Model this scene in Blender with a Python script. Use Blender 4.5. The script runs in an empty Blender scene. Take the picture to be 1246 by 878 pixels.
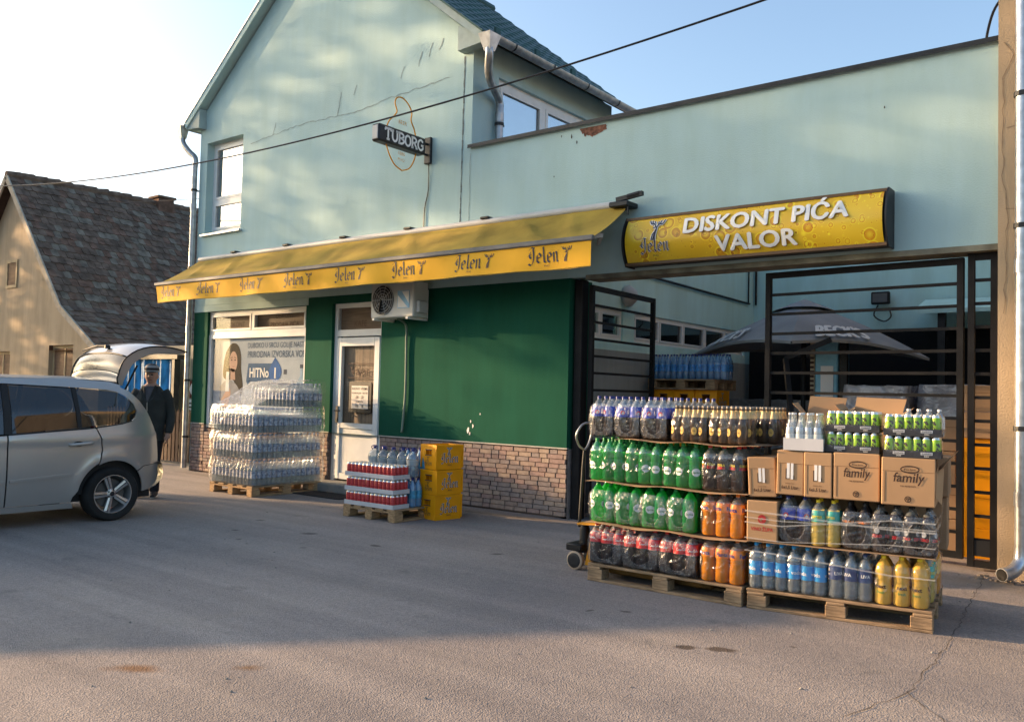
import bpy, bmesh, math, random
from mathutils import Vector, Matrix, Euler
from mathutils.geometry import delaunay_2d_cdt
from math import sin, cos, pi, radians as rad
random.seed(7)
scene = bpy.context.scene
col = bpy.data.collections.new('place'); scene.collection.children.link(col)

# ---------------------------------------------------------------- camera
CAM = bpy.data.cameras.new('camera'); CAM.sensor_width = 36; CAM.lens = 30.57; CAM.clip_end = 2000; CAM.clip_start = .05
cam = bpy.data.objects.new('camera', CAM); col.objects.link(cam); scene.camera = cam
_y, _p, _r = rad(37.835), rad(2.132), rad(1.346)
_f = Vector((-sin(_y)*cos(_p), cos(_y)*cos(_p), sin(_p))); _rt = Vector((cos(_y), sin(_y), 0)); _up = _rt.cross(_f)
_rt2 = _rt*cos(_r)+_up*sin(_r); _up2 = _up*cos(_r)-_rt*sin(_r)
m = Matrix((_rt2, _up2, -_f)).transposed().to_4x4(); m.translation = (0, 0, 1.5); cam.matrix_world = m

# ---------------------------------------------------------------- sky, sun, exposure
SUN_AZ, SUN_EL = rad(252), rad(12.5)
world = bpy.data.worlds.new('World'); scene.world = world; world.use_nodes = True
nt = world.node_tree; nt.nodes.clear()
sky = nt.nodes.new('ShaderNodeTexSky'); sky.sky_type = 'NISHITA'; sky.sun_disc = False
sky.sun_elevation = SUN_EL; sky.sun_rotation = SUN_AZ; sky.air_density = 1.0; sky.dust_density = 3.2; sky.ozone_density = 1.7; sky.altitude = 100
bg = nt.nodes.new('ShaderNodeBackground'); bg.inputs[1].default_value = .15
wo = nt.nodes.new('ShaderNodeOutputWorld'); nt.links.new(sky.outputs[0], bg.inputs[0]); nt.links.new(bg.outputs[0], wo.inputs[0])
SL = bpy.data.lights.new('sun', 'SUN'); SL.energy = 5; SL.angle = rad(.5); SL.color = (1, .65, .35)
sun = bpy.data.objects.new('sun', SL); col.objects.link(sun)
sdir = Vector((sin(SUN_AZ)*cos(SUN_EL), cos(SUN_AZ)*cos(SUN_EL), sin(SUN_EL)))
sun.rotation_euler = sdir.to_track_quat('Z', 'Y').to_euler(); sun.location = sdir*60
scene.view_settings.view_transform = 'Standard'; scene.view_settings.look = 'None'
scene.view_settings.exposure = 1.42; scene.view_settings.gamma = 1
scene.render.engine = 'CYCLES'
cy = scene.cycles; cy.use_denoising = True; cy.max_bounces = 8; cy.transparent_max_bounces = 14
cy.diffuse_bounces = 4; cy.glossy_bounces = 4; cy.transmission_bounces = 6; cy.caustics_reflective = False; cy.caustics_refractive = False
cy.sample_clamp_indirect = 6

# ---------------------------------------------------------------- materials
MATS = {}
def mat(name, c, rough=.6, metal=0, var=.12, scale=6, bump=0, bscale=80, trans=0, alpha=1, coat=0, spec=.35, emit=0, ior=1.45, c2=None, detail=4, stretch=None, sub=0):
    if name in MATS: return MATS[name]
    m = bpy.data.materials.new(name); m.use_nodes = True; n = m.node_tree.nodes; l = m.node_tree.links; b = n['Principled BSDF']
    b.inputs['Roughness'].default_value = rough; b.inputs['Metallic'].default_value = metal
    b.inputs['Transmission Weight'].default_value = trans; b.inputs['Alpha'].default_value = alpha
    b.inputs['Coat Weight'].default_value = coat; b.inputs['Specular IOR Level'].default_value = spec; b.inputs['IOR'].default_value = ior
    tc = n.new('ShaderNodeTexCoord'); mp = n.new('ShaderNodeMapping'); l.new(tc.outputs['Object'], mp.inputs[0])
    if stretch: mp.inputs['Scale'].default_value = stretch
    tn = n.new('ShaderNodeTexNoise'); tn.inputs['Scale'].default_value = scale; tn.inputs['Detail'].default_value = detail; l.new(mp.outputs[0], tn.inputs[0])
    cr = n.new('ShaderNodeValToRGB'); l.new(tn.outputs[0], cr.inputs[0])
    ca = [max(0, x*(1-var)) for x in c]; cb = list(c2) if c2 else [min(1, x*(1+var)) for x in c]
    cr.color_ramp.elements[0].position = .32; cr.color_ramp.elements[0].color = (*ca, 1)
    cr.color_ramp.elements[1].position = .68; cr.color_ramp.elements[1].color = (*cb, 1)
    l.new(cr.outputs[0], b.inputs['Base Color'])
    if emit: l.new(cr.outputs[0], b.inputs['Emission Color']); b.inputs['Emission Strength'].default_value = emit
    if bump:
        t2 = n.new('ShaderNodeTexNoise'); t2.inputs['Scale'].default_value = bscale; t2.inputs['Detail'].default_value = 3; l.new(mp.outputs[0], t2.inputs[0])
        bp = n.new('ShaderNodeBump'); bp.inputs['Strength'].default_value = bump; bp.inputs['Distance'].default_value = .02
        l.new(t2.outputs[0], bp.inputs['Height']); l.new(bp.outputs[0], b.inputs['Normal'])
    MATS[name] = m; return m
def clearmat(name, tint, fac, c, rough=.08, wr=0, wscale=20, haze=0.0, wst=.5, f0=.06):
    """thin clear plastic or glass: see-through, with a fresnel gloss; optional wrinkles"""
    if name in MATS: return MATS[name]
    m = bpy.data.materials.new(name); m.use_nodes = True; n = m.node_tree.nodes; l = m.node_tree.links; n.clear()
    out = n.new('ShaderNodeOutputMaterial'); tr = n.new('ShaderNodeBsdfTransparent'); tr.inputs[0].default_value = (*tint, 1)
    b = n.new('ShaderNodeBsdfPrincipled'); b.inputs['Base Color'].default_value = (*c, 1); b.inputs['Roughness'].default_value = rough
    g = n.new('ShaderNodeBsdfGlossy'); g.inputs['Roughness'].default_value = rough; g.inputs[0].default_value = (.95, .96, 1, 1)
    fr = n.new('ShaderNodeLayerWeight'); fr.inputs[0].default_value = .5
    pw_ = n.new('ShaderNodeMath'); pw_.operation = 'POWER'; pw_.inputs[1].default_value = 5; l.new(fr.outputs['Facing'], pw_.inputs[0])
    ma = n.new('ShaderNodeMath'); ma.operation = 'MULTIPLY_ADD'; ma.inputs[1].default_value = .9-f0; ma.inputs[2].default_value = f0; l.new(pw_.outputs[0], ma.inputs[0])
    m1 = n.new('ShaderNodeMixShader'); m1.inputs[0].default_value = fac; l.new(tr.outputs[0], m1.inputs[1]); l.new(b.outputs[0], m1.inputs[2])
    m2 = n.new('ShaderNodeMixShader'); l.new(ma.outputs[0], m2.inputs[0]); l.new(m1.outputs[0], m2.inputs[1]); l.new(g.outputs[0], m2.inputs[2])
    l.new(m2.outputs[0], out.inputs[0])
    if wr:
        tc = n.new('ShaderNodeTexCoord'); t = n.new('ShaderNodeTexNoise'); t.inputs['Scale'].default_value = wscale; t.inputs['Detail'].default_value = 3
        t.inputs['Distortion'].default_value = 1.2; l.new(tc.outputs['Object'], t.inputs[0])
        bp = n.new('ShaderNodeBump'); bp.inputs['Strength'].default_value = wr; bp.inputs['Distance'].default_value = .03; l.new(t.outputs[0], bp.inputs['Height'])
        for k in (b, g, fr): l.new(bp.outputs[0], k.inputs['Normal'])
        if haze:
            cr = n.new('ShaderNodeValToRGB'); cr.color_ramp.elements[0].position = wst; cr.color_ramp.elements[1].position = min(1, wst+.22)
            cr.color_ramp.elements[0].color = (fac, fac, fac, 1); cr.color_ramp.elements[1].color = (haze, haze, haze, 1)
            l.new(t.outputs[0], cr.inputs[0]); l.new(cr.outputs[0], m1.inputs[0])
    MATS[name] = m; return m

# ---------------------------------------------------------------- mesh helpers
class MB:
    def __init__(s): s.v = []; s.f = []; s.m = []
    def add(s, vs, fs, mi=0):
        o = len(s.v); s.v += [tuple(p) for p in vs]
        for f in fs: s.f.append([i+o for i in f]); s.m.append(mi)
        return s
    def quad(s, a, b, c, d, mi=0): return s.add([a, b, c, d], [(0, 1, 2, 3)], mi)
    def box(s, x0, x1, y0, y1, z0, z1, mi=0):
        return s.add([(x0,y0,z0),(x1,y0,z0),(x1,y1,z0),(x0,y1,z0),(x0,y0,z1),(x1,y0,z1),(x1,y1,z1),(x0,y1,z1)],
                     [(0,3,2,1),(4,5,6,7),(0,1,5,4),(1,2,6,5),(2,3,7,6),(3,0,4,7)], mi)
    def bbox(s, x0, x1, y0, y1, z0, z1, b=.01, mi=0):
        """box with chamfered edges"""
        bm = bmesh.new(); bmesh.ops.create_cube(bm, size=1)
        for v in bm.verts: v.co = Vector(((x0+x1)/2+v.co.x*(x1-x0), (y0+y1)/2+v.co.y*(y1-y0), (z0+z1)/2+v.co.z*(z1-z0)))
        bmesh.ops.bevel(bm, geom=bm.edges[:], offset=b, segments=1, affect='EDGES')
        bm.verts.index_update(); s.add([v.co[:] for v in bm.verts], [[v.index for v in f.verts] for f in bm.faces], mi); bm.free(); return s
    def bar(s, a, b, w, h, mi=0, up=(0, 0, 1)):
        a = Vector(a); b = Vector(b); d = (b-a).normalized(); u = Vector(up)
        if abs(d.dot(u)) > .97: u = Vector((0, 1, 0))
        sd = d.cross(u).normalized()*w/2; u2 = sd.cross(d).normalized()*h/2
        p = [a-sd-u2, a+sd-u2, a+sd+u2, a-sd+u2, b-sd-u2, b+sd-u2, b+sd+u2, b-sd+u2]
        return s.add([q[:] for q in p], [(0,1,2,3),(7,6,5,4),(0,4,5,1),(1,5,6,2),(2,6,7,3),(3,7,4,0)], mi)
    def tube(s, path, r, n=8, mi=0, caps=True):
        path = [Vector(p) for p in path]; o = len(s.v); k = len(path); rr = r if isinstance(r, (list, tuple)) else [r]*k
        up = None
        for i, p in enumerate(path):
            d = (path[min(i+1, k-1)]-path[max(i-1, 0)]).normalized()
            if up is None: up = Vector((0, 0, 1)) if abs(d.z) < .9 else Vector((0, 1, 0))
            sd = d.cross(up).normalized(); up = sd.cross(d).normalized()
            for j in range(n):
                a = 2*pi*j/n; s.v.append((p+sd*cos(a)*rr[i]+up*sin(a)*rr[i])[:])
        for i in range(k-1):
            for j in range(n):
                s.f.append([o+i*n+j, o+i*n+(j+1) % n, o+(i+1)*n+(j+1) % n, o+(i+1)*n+j]); s.m.append(mi)
        if caps:
            s.f.append([o+j for j in range(n)][::-1]); s.m.append(mi); s.f.append([o+(k-1)*n+j for j in range(n)]); s.m.append(mi)
        return s
    def lathe(s, prof, n=12, mis=0, c=(0, 0, 0), axis='z', sx=1, sy=1):
        o = len(s.v)
        for r, z in prof:
            for j in range(n):
                a = 2*pi*(j+.5)/n; x, y = r*cos(a)*sx, r*sin(a)*sy
                p = (x, y, z) if axis == 'z' else ((z, x, y) if axis == 'x' else (x, z, y))
                s.v.append((p[0]+c[0], p[1]+c[1], p[2]+c[2]))
        for i in range(len(prof)-1):
            for j in range(n):
                s.f.append([o+i*n+j, o+i*n+(j+1) % n, o+(i+1)*n+(j+1) % n, o+(i+1)*n+j]); s.m.append(mis[i] if isinstance(mis, (list, tuple)) else mis)
        if prof[0][0] > 1e-4: s.f.append([o+j for j in range(n)][::-1]); s.m.append(mis[0] if isinstance(mis, (list, tuple)) else mis)
        if prof[-1][0] > 1e-4:
            q = o+(len(prof)-1)*n; s.f.append([q+j for j in range(n)]); s.m.append(mis[-1] if isinstance(mis, (list, tuple)) else mis)
        return s
    def prism(s, poly, fr, d, mi=0):
        """polygon (u,v) extruded along frame normal: fr=(origin,u,v,n)"""
        O, U, V, N = [Vector(q) for q in fr]; k = len(poly)
        a = [(O+U*p[0]+V*p[1])[:] for p in poly]; b = [(O+U*p[0]+V*p[1]+N*d)[:] for p in poly]
        return s.add(a+b, [list(range(k))[::-1], list(range(k, 2*k))]+[(i, (i+1) % k, k+(i+1) % k, k+i) for i in range(k)], mi)
    def grid(s, rows, mi=0, closed=False):
        o = len(s.v); n = len(rows[0])
        for r in rows: s.v += [tuple(p) for p in r]
        for i in range(len(rows)-1):
            for j in range(n if closed else n-1):
                s.f.append([o+i*n+j, o+i*n+(j+1) % n, o+(i+1)*n+(j+1) % n, o+(i+1)*n+j]); s.m.append(mi)
        return s
    def xf(s, M, start=0):
        for i in range(start, len(s.v)): s.v[i] = (M @ Vector(s.v[i]))[:]
        return s
    def mesh(s, name, mats, smooth=False, fixn=True):
        me = bpy.data.meshes.new(name); me.from_pydata(s.v, [], s.f)
        if not isinstance(mats, (list, tuple)): mats = [mats]
        for x in mats: me.materials.append(x)
        if len(mats) > 1: me.polygons.foreach_set('material_index', s.m)
        if fixn:
            bm = bmesh.new(); bm.from_mesh(me); bmesh.ops.recalc_face_normals(bm, faces=bm.faces); bm.to_mesh(me); bm.free()
        if smooth:
            me.polygons.foreach_set('use_smooth', [True]*len(me.polygons))
            if smooth is not True:
                me.set_sharp_from_angle(angle=rad(smooth))
        me.update(); return me
    def build(s, name, mats, parent=None, smooth=False, local=False, fixn=True):
        if parent is not None and not local:
            w = Vector((0, 0, 0)); q = parent
            while q is not None: w += Vector(q.location); q = q.parent
            s.v = [(p[0]-w.x, p[1]-w.y, p[2]-w.z) for p in s.v]
        return obj(name, s.mesh(name, mats, smooth, fixn), parent)
def obj(name, me, parent=None):
    o = bpy.data.objects.new(name, me); col.objects.link(o)
    if parent is not None: o.parent = parent
    return o
def tag(o, label=None, cat=None, group=None, kind=None):
    if label: o['label'] = label
    if cat: o['category'] = cat
    if group: o['group'] = group
    if kind: o['kind'] = kind
    return o
def thing(name, label, cat, loc=(0, 0, 0), rz=0, group=None):
    o = bpy.data.objects.new(name, None); col.objects.link(o); o.location = loc; o.rotation_euler = (0, 0, rz); o.empty_display_size = .1
    return tag(o, label, cat, group)
def put(name, me, parent, loc=(0, 0, 0), rz=0, rot=None):
    o = obj(name, me, parent); o.location = loc; o.rotation_euler = rot or (0, 0, rz); return o
def copy_tree(o, parent=None):
    c = o.copy(); col.objects.link(c); c.parent = parent
    for ch in o.children: copy_tree(ch, c)
    return c
def jit(a): return random.uniform(-a, a)

# ---------------------------------------------------------------- lettering
_TX = {}
def text_polys(s, bold=0, shear=0):
    """outline text turned into flat faces: (verts2d, faces), height of a capital about .7"""
    k = (s, bold, shear)
    if k in _TX: return _TX[k]
    cu = bpy.data.curves.new('lettering', 'FONT'); cu.body = s; cu.size = 1; cu.offset = bold; cu.shear = shear; cu.align_x = 'CENTER'; cu.resolution_u = 3
    o = bpy.data.objects.new('lettering', cu); col.objects.link(o); bpy.context.view_layer.update()
    me = bpy.data.meshes.new_from_object(o.evaluated_get(bpy.context.evaluated_depsgraph_get()))
    r = ([(v.co.x, v.co.y) for v in me.vertices], [list(p.vertices) for p in me.polygons])
    bpy.data.objects.remove(o); bpy.data.curves.remove(cu); bpy.data.meshes.remove(me)
    _TX[k] = r; return r
def add_text(mb, s, O, U, V, size, mi=0, bold=0, width=None, shear=0, fn=None):
    vs, fs = text_polys(s, bold, shear); O, U, V = Vector(O), Vector(U), Vector(V); sx = size
    if width: w = max(p[0] for p in vs)-min(p[0] for p in vs); sx = width/w
    P = [fn(p[0]*sx, p[1]*size) if fn else (O+U*(p[0]*sx)+V*(p[1]*size))[:] for p in vs]
    return mb.add(P, fs, mi)
def pen(lines, w, ang=None):
    """pen strokes -> 2d quads; ang = angle of a broad nib, None = round pen"""
    V, F = [], []
    for L in lines:
        o = len(V); k = len(L)
        for i, p in enumerate(L):
            if ang is not None: n = (cos(ang), sin(ang))
            else:
                a, b = L[max(i-1, 0)], L[min(i+1, k-1)]; dx, dy = b[0]-a[0], b[1]-a[1]; q = math.hypot(dx, dy) or 1; n = (-dy/q, dx/q)
            V += [(p[0]+n[0]*w/2, p[1]+n[1]*w/2), (p[0]-n[0]*w/2, p[1]-n[1]*w/2)]
        for i in range(k-1): F.append((o+2*i, o+2*i+1, o+2*i+3, o+2*i+2))
    return V, F
def sm(L, k=4):
    """smooth a polyline (Catmull-Rom)"""
    if len(L) < 3: return L
    P = [L[0]]+list(L)+[L[-1]]; R = []
    for i in range(1, len(P)-2):
        for j in range(k):
            t = j/k; R.append(tuple(.5*((2*P[i][c])+(-P[i-1][c]+P[i+1][c])*t+(2*P[i-1][c]-5*P[i][c]+4*P[i+1][c]-P[i+2][c])*t*t+(-P[i-1][c]+3*P[i][c]-3*P[i+1][c]+P[i+2][c])*t**3) for c in range(len(L[0]))))
    R.append(tuple(L[-1])); return R
def add_pen(mb, pv, O, U, V, s, mi=0, fn=None):
    O, U, V = Vector(O), Vector(U), Vector(V)
    P = [fn(p[0]*s, p[1]*s) if fn else (O+U*p[0]*s+V*p[1]*s)[:] for p in pv[0]]
    return mb.add(P, pv[1], mi)
def gothic(w=.165):
    J = [sm([(.12,1.35),(.4,1.62),(.8,1.55)]), sm([(.62,1.5),(.68,.9),(.62,.2),(.35,-.2),(.05,-.05)]), sm([(.3,1.2),(.15,.8),(.34,.5)]), [(-.02,.78),(.42,.92)]]
    e = [[(.06,.46),(.56,.60),(.56,.78),(.34,1.0),(.1,.8),(.08,.2),(.3,.0),(.58,.2)]]
    l = [[(.1,1.5),(.2,1.62),(.2,.16),(.36,.0),(.48,.12)]]
    n = [[(0,.85),(.14,1.0),(.14,.0)], sm([(.14,.75),(.4,1.0),(.54,.85),(.54,.14),(.7,.0)])]
    R = []; x = 0
    for g, a in ((J, 1.0), (e, .74), (l, .56), (e, .74), (n, .8)):
        R += [[(p[0]+x, p[1]) for p in L] for L in g]; x += a
    return pen(R, w, rad(38)), x
def deer(w=.16):
    L = [sm([(.0,.0),(.1,.45),(.3,.75),(.42,1.0),(.3,1.12),(.12,1.05)]), sm([(.3,0),(.34,.5),(.44,.95)]), sm([(.15,.0),(.25,.4),(.36,.8)]), sm([(.42,1.08),(.62,1.35),(.95,1.4),(1.12,1.75)]),
         [(.72,1.38),(.8,1.72)], [(.56,1.3),(.55,1.62)], sm([(.36,1.1),(.2,1.4),(-.12,1.45),(-.3,1.78)]), [(.02,1.43),(-.05,1.72)], [(.2,1.38),(.2,1.65)]]
    return pen(L, w)
GO, GOW = gothic(); GOV = gothic(.215)[0]; GOB, _ = gothic(.30); DEER = deer(.1); DEERB = deer(.24)

def glowmat(name, c, tl=.5, rough=.12, tc_=None):
    """coloured liquid in a bottle: diffuse and translucent body under a clear gloss"""
    m = mat(name, c, rough, var=.08, scale=4, coat=.4); n = m.node_tree.nodes; l = m.node_tree.links; b = n['Principled BSDF']; out = n['Material Output']
    t = n.new('ShaderNodeBsdfTranslucent'); t.inputs[0].default_value = (*(tc_ or [min(1, x*1.5) for x in c]), 1); x = n.new('ShaderNodeMixShader'); x.inputs[0].default_value = tl
    l.new(b.outputs[0], x.inputs[1]); l.new(t.outputs[0], x.inputs[2]); l.new(x.outputs[0], out.inputs[0]); return m
def add_bold(mb, s, O, U, V, size, mi=0, b=.02, width=None, shear=0, fn=None, n=None):
    """heavy lettering: the text struck several times side by side, each strike a hair in front of the last"""
    for k, (dx, dy) in enumerate(((-1, 0), (0, -.6), (0, .6), (1, 0), (0, 0))):
        e = .0005*k
        if fn: add_text(mb, s, O, U, V, size, mi, 0, width, shear, lambda u, v, dx=dx, dy=dy, e=e: fn(u+dx*b*size, v+dy*b*size, e))
        else: add_text(mb, s, Vector(O)+Vector(U)*dx*b*size+Vector(V)*dy*b*size+Vector(n)*e, U, V, size, mi, 0, width, shear)

# ---------------------------------------------------------------- shared materials
def stucco(name, c, dark=.8, bump=.25):
    """painted render: broad weather stains, fine grain, faint vertical streaks"""
    m = mat(name, c, .9, var=.05, scale=1.1, bump=bump, bscale=70, detail=6); n = m.node_tree.nodes; l = m.node_tree.links; b = n['Principled BSDF']
    tc = n.new('ShaderNodeTexCoord'); mp = n.new('ShaderNodeMapping'); mp.inputs['Scale'].default_value = (2.2, 2.2, .35); l.new(tc.outputs['Object'], mp.inputs[0])
    t = n.new('ShaderNodeTexNoise'); t.inputs['Scale'].default_value = 1.5; t.inputs['Detail'].default_value = 7; t.inputs['Roughness'].default_value = .65; l.new(mp.outputs[0], t.inputs[0])
    cr = n.new('ShaderNodeValToRGB'); cr.color_ramp.elements[0].position = .36; cr.color_ramp.elements[1].position = .6
    cr.color_ramp.elements[0].color = (dark, dark, dark*.97, 1); cr.color_ramp.elements[1].color = (1, 1, 1, 1); l.new(t.outputs[0], cr.inputs[0])
    mx = n.new('ShaderNodeMix'); mx.data_type = 'RGBA'; mx.blend_type = 'MULTIPLY'; mx.inputs[0].default_value = 1
    src = b.inputs['Base Color'].links[0].from_socket; l.new(src, mx.inputs[6]); l.new(cr.outputs[0], mx.inputs[7]); l.new(mx.outputs[2], b.inputs['Base Color'])
    return m
MINT = stucco('mint_render', (.41, .57, .575), .94)
TEAL = stucco('courtyard_render', (.48, .74, .74), .9)
GREEN = stucco('green_paint', (.010, .080, .050), .85, .12); GREEN.node_tree.nodes['Principled BSDF'].inputs['Specular IOR Level'].default_value = .12
BEIGE = stucco('beige_render', (.44, .33, .215), .85)
OCHRE = stucco('ochre_render', (.43, .34, .23), .78)
GREYW = stucco('grey_render', (.27, .30, .30), .8)
WHITE = mat('white_plastic', (.72, .73, .72), .35, var=.04)
GREYPL = mat('grey_plastic', (.45, .46, .46), .45, var=.06)
ZINC = mat('zinc_sheet', (.36, .37, .38), .38, .75, var=.25, scale=9)
ZINCL = mat('pale_zinc_sheet', (.55, .56, .57), .35, .6, var=.2, scale=9)
STEEL = mat('black_steel', (.010, .010, .011), .6, 0, var=.3, spec=.2)
DARKM = mat('dark_metal', (.03, .032, .035), .45, .4, var=.2)
ROOFG = mat('green_roof_sheet', (.012, .055, .05), .45, .2, var=.25, scale=4)
WOODSOF = mat('brown_soffit', (.05, .03, .022), .8, var=.3, scale=5)
GLASSW = clearmat('window_glass', (.95, .96, .96), .01, (.05, .06, .06), .02, f0=.018)
WOOD = mat('pallet_wood', (.36, .24, .13), .85, var=.35, scale=9, bump=.3, bscale=60, stretch=(1, 6, 6))
WOODO = mat('old_pallet_wood', (.27, .185, .11), .88, var=.4, scale=8, bump=.3, bscale=60, stretch=(1, 6, 6))
CARD = mat('cardboard', (.40, .25, .135), .85, var=.08, scale=3, bump=.05, bscale=200)
CARDD = mat('cardboard_dull', (.30, .20, .12), .88, var=.12, scale=3)
SEAM = mat('carton_seam', (.16, .09, .045), .9)
INKD = mat('dark_ink', (.05, .03, .025), .8)
INKR = mat('red_ink', (.38, .03, .03), .8)
BLACK = mat('black_plastic', (.012, .012, .013), .5)
RUBBER = mat('tyre_rubber', (.018, .018, .018), .85, var=.3)
YCRATE = mat('yellow_crate_plastic', (.80, .33, .004), .42, var=.07, scale=5)
INKB = mat('navy_ink', (.012, .018, .05), .6)
WPRINT = mat('white_print', (.78, .78, .76), .6, var=.04)
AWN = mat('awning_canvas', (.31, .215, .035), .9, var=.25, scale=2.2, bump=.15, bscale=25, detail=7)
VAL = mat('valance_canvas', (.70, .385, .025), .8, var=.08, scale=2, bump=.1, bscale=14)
FILM = clearmat('shrink_film', (.96, .97, .985), .01, (.75, .8, .85), .16, .6, 14, .14, .60, .045)
FILMH = clearmat('film_frame', (.95, .96, .98), .03, (.7, .76, .8), .26, .45, 22, .18, .54, .04)
FILMB = clearmat('stretch_film', (.97, .98, .99), .02, (.8, .82, .83), .24, .4, 11, .13, .58, .02)
FILMD = clearmat('draped_film', (.95, .96, .97), .14, (.8, .82, .83), .24, .8, 9, .4, .5, .04)
FILMG = clearmat('heavy_film', (.85, .87, .92), .5, (.5, .51, .56), .2, .8, 7, .85, .45)
PET = clearmat('clear_bottle', (.88, .91, .93), .15, (.6, .66, .69), .06)
PETB = clearmat('blue_bottle', (.6, .8, .95), .4, (.28, .52, .78), .1)
WATER = clearmat('water_in_bottle', (.80, .85, .87), .28, (.40, .46, .49), .06)

# ---------------------------------------------------------------- ground
def asphalt():
    m = bpy.data.materials.new('worn_asphalt'); m.use_nodes = True; n = m.node_tree.nodes; l = m.node_tree.links; b = n['Principled BSDF']
    b.inputs['Roughness'].default_value = .95; b.inputs['Specular IOR Level'].default_value = .15
    tc = n.new('ShaderNodeTexCoord'); P = tc.outputs['Object']
    def noise(s, d=5, r=.55, dist=0):
        t = n.new('ShaderNodeTexNoise'); t.inputs['Scale'].default_value = s; t.inputs['Detail'].default_value = d; t.inputs['Roughness'].default_value = r; t.inputs['Distortion'].default_value = dist; l.new(P, t.inputs[0]); return t.outputs[0]
    def ramp(x, p0, c0, p1, c1):
        r = n.new('ShaderNodeValToRGB'); r.color_ramp.elements[0].position = p0; r.color_ramp.elements[1].position = p1
        r.color_ramp.elements[0].color = (*c0, 1); r.color_ramp.elements[1].color = (*c1, 1); l.new(x, r.inputs[0]); return r.outputs[0]
    def mix(f, a, c, mode='MIX'):
        x = n.new('ShaderNodeMix'); x.data_type = 'RGBA'; x.blend_type = mode
        if isinstance(f, (int, float)): x.inputs[0].default_value = f
        else: l.new(f, x.inputs[0])
        for s, i in ((a, 6), (c, 7)):
            if isinstance(s, tuple): x.inputs[i].default_value = (*s, 1)
            else: l.new(s, x.inputs[i])
        return x.outputs[2]
    def math_(op, a, c=None, d=None):
        x = n.new('ShaderNodeMath'); x.operation = op; x.use_clamp = op in ('MULTIPLY_ADD',)
        for i, s in enumerate((a, c, d)):
            if s is None: continue
            if isinstance(s, (int, float)): x.inputs[i].default_value = s
            else: l.new(s, x.inputs[i])
        return x.outputs[0]
    base = ramp(noise(.5, 7, .6), .3, (.236, .216, .206), .7, (.308, .282, .264))
    v = n.new('ShaderNodeTexVoronoi'); v.inputs['Scale'].default_value = 110; l.new(P, v.inputs[0])
    grain = ramp(v.outputs['Color'], .05, (.55, .55, .55), .95, (1.45, 1.42, 1.38))
    c = mix(.58, base, grain, 'MULTIPLY')
    patch = ramp(noise(1.7, 8, .65, .6), .5, (0, 0, 0), .75, (1, 1, 1)); c = mix(math_('MULTIPLY', patch, .35), c, (.33, .29, .24))
    big = ramp(noise(.16, 4, .6, .8), .35, (.86, .86, .88), .65, (1.12, 1.1, 1.06)); c = mix(1, c, big, 'MULTIPLY')
    st_ = n.new('ShaderNodeMapping'); st_.inputs['Rotation'].default_value = (0, 0, -.25); st_.inputs['Scale'].default_value = (.12, 2.6, 1); l.new(P, st_.inputs[0]); tn = n.new('ShaderNodeTexNoise'); tn.inputs['Scale'].default_value = 1.1; tn.inputs['Detail'].default_value = 5; l.new(st_.outputs[0], tn.inputs[0]); c = mix(1, c, ramp(tn.outputs[0], .38, (.84, .84, .85), .62, (1.06, 1.05, 1.04)), 'MULTIPLY')
    dk = ramp(noise(2.6, 5, .6), .62, (0, 0, 0), .72, (1, 1, 1)); c = mix(math_('MULTIPLY', dk, .35), c, (.09, .088, .086))
    sp = n.new('ShaderNodeSeparateXYZ'); l.new(P, sp.inputs[0]); wob = noise(9, 4)
    def spot(x, y, rx, ry, a, colr, soft=.5):
        nonlocal c
        ca, sa = cos(a), sin(a)
        dx = math_('SUBTRACT', sp.outputs[0], x); dy = math_('SUBTRACT', sp.outputs[1], y)
        u = math_('ADD', math_('MULTIPLY', dx, ca/rx), math_('MULTIPLY', dy, sa/rx)); w = math_('ADD', math_('MULTIPLY', dx, -sa/ry), math_('MULTIPLY', dy, ca/ry))
        d = math_('SQRT', math_('ADD', math_('MULTIPLY', u, u), math_('MULTIPLY', w, w))); d = math_('ADD', d, math_('MULTIPLY', math_('SUBTRACT', wob, .5), 1.4))
        k = n.new('ShaderNodeMapRange'); k.inputs[1].default_value = 1.15; k.inputs[2].default_value = 1.15-soft; k.inputs[3].default_value = 0; k.inputs[4].default_value = .8; l.new(d, k.inputs[0])
        c = mix(k.outputs[0], c, colr)
    spot(-7.4, 8.45, 1.9, .16, 0, (.17, .145, .12), .9); spot(-12.4, 8.5, 1.6, .14, 0, (.17, .145, .12), .9); spot(-1.3, 8.3, .5, .3, 0, (.20, .165, .125), .9)
    spot(-4.4, 2.48, .17, .07, .64, (.17, .085, .035), .9); spot(-3.98, 2.88, .10, .05, .64, (.16, .095, .05), .9)
    spot(-2.39, 4.85, .07, .05, .6, (.05, .035, .025)); spot(-2.2, 4.95, .09, .055, .6, (.06, .042, .03))
    for x, y, r in ((-7.9,5.5,.05),(-7.2,5.9,.10),(-6.6,5.35,.035),(-6.2,5.9,.06),(-7.4,5.2,.03),(-5.1,6.4,.07),(-8.3,6.1,.06),(-3.3,5.2,.04),(-3.1,5.35,.05),(-1.9,5.3,.025)):
        spot(x, y, r, r*random.uniform(.5, .9), random.uniform(0, 1.5), (.07, .062, .055), random.uniform(.4, .9))
    l.new(c, b.inputs['Base Color'])
    h = math_('ADD', math_('MULTIPLY', v.outputs['Distance'], 1.0), math_('MULTIPLY', noise(12, 5), 1.2))
    bp = n.new('ShaderNodeBump'); bp.inputs['Strength'].default_value = .45; bp.inputs['Distance'].default_value = .007; l.new(h, bp.inputs['Height']); l.new(bp.outputs[0], b.inputs['Normal'])
    return m
ASPH = asphalt()
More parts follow.
